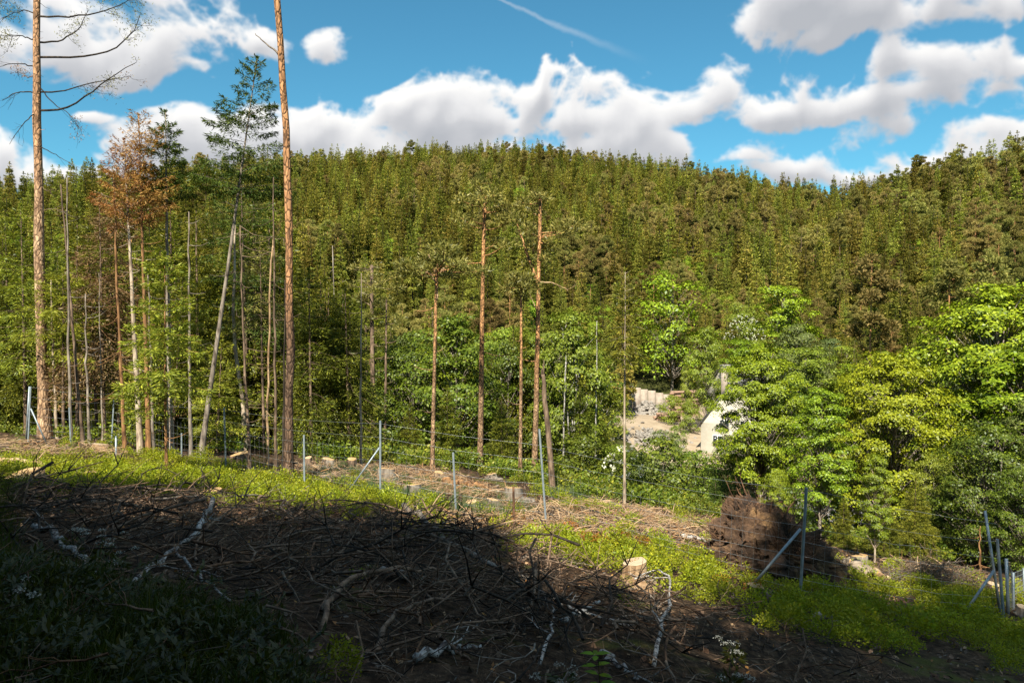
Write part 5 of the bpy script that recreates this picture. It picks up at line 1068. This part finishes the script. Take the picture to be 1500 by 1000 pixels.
b = hit(753, 779); m = MB(); limb(m, (0, 0, -.1), at(752, 716, b[1]) - b, .035, .022, 0, .12, 8, 7, G_(9)); limb(m, (0, 0, .55), (.12, .02, .7), .012, .004, 0, .2, 4, 4, G_(8)); o = obj('dead_stick', m.mesh('dead_stick', 'root_brown', True)); o.location = b; tag(o, 'upright dead stick in the sunny slash', 'stick')

# brush of thin twigs
def twigmesh(r, L, rad, mat, side=2):
    m = MB(); n = 6; P = np.column_stack([np.linspace(-L / 2, L / 2, n), np.cumsum(r.normal(0, L * .05, n)), np.cumsum(r.normal(0, L * .03, n))]); m.tube(P, np.linspace(rad, rad * .35, n), 4, False)
    for q in range(side):
        p = P[r.integers(1, 5)]; limb(m, p, p + np.array([r.uniform(.1, .35), r.choice([-1, 1]) * r.uniform(.1, .3), r.uniform(-.1, .3)]) * L, rad * .5, .0015, 0, .4, 4, 3, r)
    return m.mesh('twig', mat)
def inpoly(x, y, poly):
    poly = np.array(poly, float); c = np.zeros(len(x), bool); j = len(poly) - 1
    for i in range(len(poly)):
        xi, yi, xj, yj = *poly[i], *poly[j]; c ^= ((yi > y) != (yj > y)) & (x < (xj - xi) * (y - yi) / (yj - yi + 1e-9) + xi); j = i
    return c
def sample(n, polys, r, jitter=22, X=(-22, 18), Y=(3, 33)):
    x = r.uniform(*X, n); y = r.uniform(*Y, n); z = ground(x, y); px, py = project(x, y, z); jx = bumps(x, y, 1.4, 5) * jitter * 2.2 + r.normal(0, jitter * .35, n); k = np.zeros(n, bool)
    for p in polys: k |= inpoly(px + jx * 1.5, py + jx * .6, p)
    return np.column_stack([x, y, z])[k]
rb = G_(91)
P = sample(15000, [[(-200, 690), (300, 735), (620, 760), (760, 800), (900, 850), (1080, 900), (1330, 1000), (1330, 1100), (-400, 1100)]], rb, 15); P[:, 2] += rb.uniform(0, 1, len(P)) ** 2.2 * .28
scatter('slash_twigs', P, [twigmesh(rb, rb.uniform(.3, 1.0), rb.uniform(.004, .010), mt, 3) for mt in ('bark_dark', 'stick_brown', 'bark_brown', 'root_brown', 'bark_dark', 'stick_brown', 'root_brown', 'bark_brown', 'stick_grey', 'bark_dark')], rb.uniform(.5, 1.5, len(P)), 'tangled thin brown twigs littering the shaded slope', 'twigs', .22, rb)
P = sample(44000, [[(740, 742), (900, 738), (1050, 770), (1060, 800), (900, 800), (780, 790), (700, 770)], [(0, 650), (170, 655), (180, 672), (0, 668)], [(430, 680), (640, 690), (760, 728), (700, 738), (560, 712), (430, 700)], [(1310, 832), (1420, 842), (1430, 868), (1330, 856)], [(450, 745), (760, 755), (800, 800), (560, 770)]], rb, 8); P[:, 2] += rb.uniform(0, 1, len(P)) ** 2 * .22
PB = sample(1500, [[(-100, 712), (300, 742), (480, 752), (640, 775), (760, 815), (900, 865), (1000, 930), (1000, 1000), (500, 960), (330, 880), (60, 800), (-100, 780)]], rb, 15, (-14, 6), (3.5, 15)); PB[:, 2] += rb.uniform(.02, .22, len(PB))
scatter('slash_branches', PB, [twigmesh(rb, rb.uniform(1.0, 2.0), rb.uniform(.010, .020), mt, 6) for mt in ('bark_dark', 'bark_brown', 'root_brown', 'bark_dark', 'stick_brown')], rb.uniform(.5, 1.1, len(PB)), 'heaped dark felled boughs over the shaded slope', 'brushwood', .20, rb)
scatter('dry_slash', P, [twigmesh(rb, rb.uniform(.3, .9), rb.uniform(.006, .014), mt, 1) for mt in ('dead_pale', 'stick_brown', 'dead_pale', 'bark_orange', 'stick_grey', 'dead_pale')], rb.uniform(.5, 1.4, len(P)), 'pale dry brushwood heaped in the sunny clearing', 'brushwood', .22, rb)
# chips, bark flakes and withered leaves on the bare soil
def chip(r, mat, s_):
    m = MB(); A = np.array([[1., 0, 0]]); m.leaves(np.array([[-s_ / 2, 0, .01]]), unit(A + (0, 0, .15)), np.array([[0, .96, .28]]), s_, s_ * .5); return m.mesh('chip', mat)
P = sample(90000, [[(-300, 640), (1600, 760), (1600, 1100), (-400, 1100)]], rb, 5); P = P[rb.uniform(size=len(P)) < .45]; P[:, 2] += .012
scatter('litter', P, [chip(rb, mt, s_) for mt, s_ in (('dead_pale', .07), ('stick_brown', .10), ('bark_brown', .09), ('needle_orange', .06), ('root_brown', .12), ('stick_grey', .06))], rb.uniform(.4, 1.3, len(P)), 'bark chips and withered leaves strewn over the bare soil', 'litter', .5, rb)
# a heap of brushwood at the right
b = hit(1372, 858, 8, 30); q_ = rb.normal(size=(420, 2)) * (.85, .5); xy = b[:2] + q_; P = np.column_stack([xy, ground(xy[:, 0], xy[:, 1]) + np.clip(.75 - np.abs(q_[:, 0]) * .4 - np.abs(q_[:, 1]) * .5, 0, 1) * rb.uniform(0, 1, 420)])
scatter('brush_heap', P, [twigmesh(rb, .8, .008, mt, 3) for mt in ('stick_brown', 'bark_brown', 'stick_grey')], rb.uniform(.6, 1.3, 420), 'heap of brown brushwood near the leaning corner post', 'brushwood', .5, rb)

# ------------------------------------------------------------------ living ground cover
def shrublet(r, n, h, rad, ls, mat):
    m = MB(); a = r.uniform(0, 6.28, n); rr = rad * np.sqrt(r.uniform(0, 1, n)); z = h * r.uniform(.25, 1, n) * (1 - .45 * (rr / rad) ** 2); C = np.column_stack([np.cos(a) * rr, np.sin(a) * rr, z]); A = unit(np.column_stack([np.cos(a), np.sin(a), r.uniform(.1, 1.1, n)]) + r.normal(0, .5, (n, 3))); S = perp(A, r); m.leaves(C, A, S, ls * r.uniform(.6, 1.3, n), ls * .55)
    return m.mesh('shrublet', mat)
BB = [shrublet(rb, 190, .34, .21, .046, 'bilberry') for _ in range(4)]; BBR = [shrublet(rb, 170, .24, .20, .045, 'bilberry_red') for _ in range(2)]
ZA = [[(-60, 676), (100, 676), (190, 672), (300, 680), (450, 712), (560, 735), (650, 772), (560, 762), (430, 748), (300, 738), (150, 718), (-60, 722)], [(740, 775), (860, 792), (1020, 800), (1080, 855), (1240, 868), (1420, 880), (1560, 880), (1560, 965), (1350, 962), (1200, 935), (1080, 905), (960, 872), (900, 830), (760, 812)],
      [(1245, 830), (1320, 845), (1440, 868), (1560, 880), (1560, 915), (1240, 880)], [(560, 722), (640, 735), (660, 755), (560, 738)], [(800, 728), (880, 738), (880, 748), (800, 745)], [(1000, 770), (1060, 768), (1060, 790), (990, 782)]]
P = sample(22000, ZA, rb, 34); P = P[(bumps(P[:, 0], P[:, 1], 2.2, 12) + rb.normal(0, .16, len(P))) > -.10]; scatter('bilberry_cover', P, BB, np.clip(rb.uniform(.45, 1.05, len(P)) + bumps(P[:, 0], P[:, 1], .9, 22) * .7, .3, 1.6), 'bright green bilberry shrubs covering the slope', 'bilberry', .12, rb)
P = sample(5000, [[(760, 768), (900, 785), (960, 800), (940, 815), (800, 795)], [(1080, 845), (1120, 850), (1110, 870), (1060, 860)]], rb, 14); scatter('red_bilberry_cover', P, BBR, rb.uniform(.5, 1.1, len(P)), 'reddish bilberry patch in front of the dry slash', 'bilberry', .12, rb)
P = sample(1500, [[(480, 830), (580, 830), (580, 862), (480, 862)], [(380, 850), (480, 860), (470, 900), (380, 890)], [(640, 790), (740, 790), (740, 815), (650, 810)], [(840, 885), (980, 870), (990, 905), (860, 905)], [(1060, 880), (1200, 900), (1300, 950), (1150, 945)], [(380, 880), (560, 930), (500, 1000), (350, 960)]], rb, 20); scatter('bilberry_clumps', P, BB, rb.uniform(.4, .85, len(P)), 'scattered bilberry clumps sprouting from the shaded slash', 'bilberry', .12, rb)
def tuft(r, n, h, rad, w, mat):
    m = MB(); a = r.uniform(0, 6.28, n); rr = rad * np.sqrt(r.uniform(0, 1, n)); B = np.column_stack([np.cos(a) * rr, np.sin(a) * rr, np.zeros(n)]); H = h * r.uniform(.5, 1.1, n); ln = r.normal(0, .32, (n, 2)) * H[:, None]; wv = np.column_stack([-np.sin(a), np.cos(a), np.zeros(n)]) * w
    mid = B + np.column_stack([ln * .35, H * .6]); tip = B + np.column_stack([ln * 1.1, H * (1 - .25 * np.linalg.norm(ln, axis=1) / H)]); V = np.stack([B - wv * .5, B + wv * .5, mid + wv * .4, mid - wv * .4, tip], 1).reshape(-1, 3); i = np.arange(n)[:, None] * 5
    m.add(V, i + np.array([0, 1, 2, 3])); m.f.append(i + np.array([3, 2, 4]) + m.n - len(V)); return m.mesh('tuft', mat)
P = sample(22000, [[(430, 690), (560, 712), (700, 735), (800, 770), (700, 760), (560, 735)], [(490, 680), (560, 690), (600, 705), (540, 712), (480, 700)], [(600, 700), (690, 715), (790, 745), (740, 765), (640, 745), (590, 715)], [(790, 690), (880, 735), (860, 745), (780, 720)]], rb, 12); scatter('clearing_grass', P, [tuft(rb, 34, .28, .10, .006, 'grass_blue') for _ in range(3)], rb.uniform(.5, 1.1, len(P)), 'fine bluish grass between the stumps', 'grass', .1, rb)
P = sample(6000, [[(-400, 800), (60, 850), (200, 880), (420, 930), (470, 1100), (-500, 1100)]], rb, 20, (-9, 3), (2.2, 8)); scatter('shade_grass', P, [tuft(rb, 22, .34, .09, .007, 'grass_green') for _ in range(3)], rb.uniform(.4, 1.15, len(P)), 'lush green grass coloured darker for the shaded corner', 'grass', .15, rb)
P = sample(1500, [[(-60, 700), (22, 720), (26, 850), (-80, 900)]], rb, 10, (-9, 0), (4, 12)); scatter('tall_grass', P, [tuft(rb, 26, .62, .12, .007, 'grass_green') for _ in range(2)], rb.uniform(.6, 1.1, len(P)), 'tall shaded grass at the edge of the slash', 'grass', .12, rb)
def herb(r, n, h, mat):
    m = MB(); 
    for q in range(n):
        a = r.uniform(0, 6.28); L = h * r.uniform(.5, 1.1); d = np.array([math.cos(a), math.sin(a), 0]); P_ = [np.zeros(3), d * L * .3 + (0, 0, L * .6), d * L * .75 + (0, 0, L * .75)]; m.tube(P_, [.004, .003, .002], 3, False)
        for w in range(16): t_ = r.uniform(.2, 1); p = np.array(P_[1]) * (1 - t_) + np.array(P_[2]) * t_; A = unit((d * .6 + r.normal(0, .6, 3) + (0, 0, .2))[None]); S = unit(np.cross(A, [[0, 0, 1.]])); m.leaves(p[None], A, S, .055 * r.uniform(.5, 1.3), .022)
    return m.mesh('herb', mat)
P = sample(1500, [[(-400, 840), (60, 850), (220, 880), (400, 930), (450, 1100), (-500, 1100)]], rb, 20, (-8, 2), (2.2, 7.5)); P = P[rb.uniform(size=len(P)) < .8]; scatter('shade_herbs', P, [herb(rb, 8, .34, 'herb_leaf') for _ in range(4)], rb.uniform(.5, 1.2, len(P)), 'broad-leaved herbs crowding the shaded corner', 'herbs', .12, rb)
# undergrowth that hides the foot of the wood
P = sample(5200, [[(-200, 560), (900, 600), (1050, 690), (1700, 700), (1700, 850), (1300, 815), (1060, 762), (900, 738), (700, 690), (430, 676), (0, 640), (-200, 640)]], rb, 10, (-34, 26), (22, 46)); pu = project(P[:, 0], P[:, 1], P[:, 2])[0]; P = P[(pu > 440) | (rb.uniform(size=len(P)) < .15)]; scatter('undergrowth', P, [shrublet(rb, 160, .7, .5, .12, mt) for mt in ('leaf_dark', 'leaf_light', 'spruce_mid')], rb.uniform(.4, 1.2, len(P)), 'low green undergrowth along the foot of the wood', 'undergrowth', .12, rb)

# flowering herbs in the shade, each a thing of its own
def cow_parsley(px, py, tx, ty, label, seed):
    r = G_(800 + seed); b = hit(px, py, 2.2, 20); T = at(tx, ty, b[1]) - b; t = thing('cow_parsley', label, 'flower', b); m = MB(); limb(m, (0, 0, -.03), T * .8, .006, .003, 0, .1, 7, 5, r); E = []
    for q in range(6):
        p = T * r.uniform(.55, .8); e = T + np.array([r.normal(0, .09), r.normal(0, .09), r.normal(0, .05)]); limb(m, p, e, .003, .0015, 0, .1, 5, 3, r); E.append(e)
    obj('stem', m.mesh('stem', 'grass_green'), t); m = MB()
    for e in E:
        n = 26; a = r.uniform(0, 6.28, n); rr = .045 * np.sqrt(r.uniform(0, 1, n)); C = e + np.column_stack([np.cos(a) * rr, np.sin(a) * rr, -rr * .3 + r.normal(0, .004, n)]); A = unit(r.normal(size=(n, 3)) * (1, 1, .3)); m.leaves(C, A, perp(A, r), .014, .013)
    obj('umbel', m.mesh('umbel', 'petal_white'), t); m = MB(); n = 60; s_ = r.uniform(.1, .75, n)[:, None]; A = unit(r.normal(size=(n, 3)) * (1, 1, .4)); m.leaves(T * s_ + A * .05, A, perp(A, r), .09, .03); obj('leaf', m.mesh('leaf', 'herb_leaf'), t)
for q, a in enumerate([(38, 905, 38, 862, 'cow parsley with the largest white umbels beside the birch piece'), (105, 815, 105, 778, 'pale cow parsley in front of the crooked stick'), (150, 825, 150, 790, 'cow parsley with sparse umbels in the dark slash'), (172, 845, 172, 812, 'thin cow parsley close to the rising birch bough'), (825, 1010, 822, 985, 'small cow parsley beside the fresh sapling'), (1075, 975, 1072, 940, 'cow parsley in the shade before the bilberries'), (1070, 1008, 1068, 990, 'budding cow parsley low in the shade'), (20, 930, 15, 880, 'greenish cow parsley amid the lush grass')]): cow_parsley(*a, q)
def sapling():
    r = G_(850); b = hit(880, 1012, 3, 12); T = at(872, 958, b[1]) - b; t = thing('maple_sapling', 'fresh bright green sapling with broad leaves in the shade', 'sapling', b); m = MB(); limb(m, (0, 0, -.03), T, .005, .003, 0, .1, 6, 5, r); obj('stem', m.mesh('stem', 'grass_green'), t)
    for q, (s_, a, L) in enumerate([(1, 0.2, .13), (1, 2.9, .12), (1, 1.5, .08), (.95, 4.6, .1), (.7, .5, .12), (.7, 3.4, .14), (.45, 5.6, .12), (.45, 2.5, .12), (.2, .2, .13), (.2, 3.3, .1)]):
        p = T * s_; A = np.array([[math.cos(a), math.sin(a) * .7, .25]]); A = unit(A); S = unit(np.cross(A, [[0, 0, 1.]])); m = MB(); l = L; V = [p, p + A[0] * l * .3 + S[0] * l * .24, p + A[0] * l * .65 + S[0] * l * .2 - (0, 0, .01), p + A[0] * l - (0, 0, .03), p + A[0] * l * .65 - S[0] * l * .2 - (0, 0, .01), p + A[0] * l * .3 - S[0] * l * .24, p + A[0] * l * .35 + (0, 0, .012)]; m.add(V, [(0, 1, 6), (1, 2, 6), (2, 3, 6), (3, 4, 6), (4, 5, 6), (5, 0, 6)]); obj('leaf', m.mesh('leaf', 'sapling_leaf', True), t)
sapling()
for q, (px, py, lb) in enumerate([(462, 1000, 'yellow dandelion flower in the dark grass'), (112, 832, 'tiny yellow flower beside the birch piece'), (59, 808, 'tiny yellow flower at the end of the birch piece')]):
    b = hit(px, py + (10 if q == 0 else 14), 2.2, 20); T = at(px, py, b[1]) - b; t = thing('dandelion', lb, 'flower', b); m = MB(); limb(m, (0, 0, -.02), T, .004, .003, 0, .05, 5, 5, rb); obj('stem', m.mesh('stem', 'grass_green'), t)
    m = MB(); n = 46; s_ = .026 if q == 0 else .014; a = rb.uniform(0, 6.28, n); A = unit(np.column_stack([np.cos(a), np.sin(a), rb.uniform(-.1, .9, n)])); m.leaves(np.repeat(T[None], n, 0), A, perp(A, rb), s_, s_ * .3); obj('petals', m.mesh('petals', 'petal_yellow'), t)
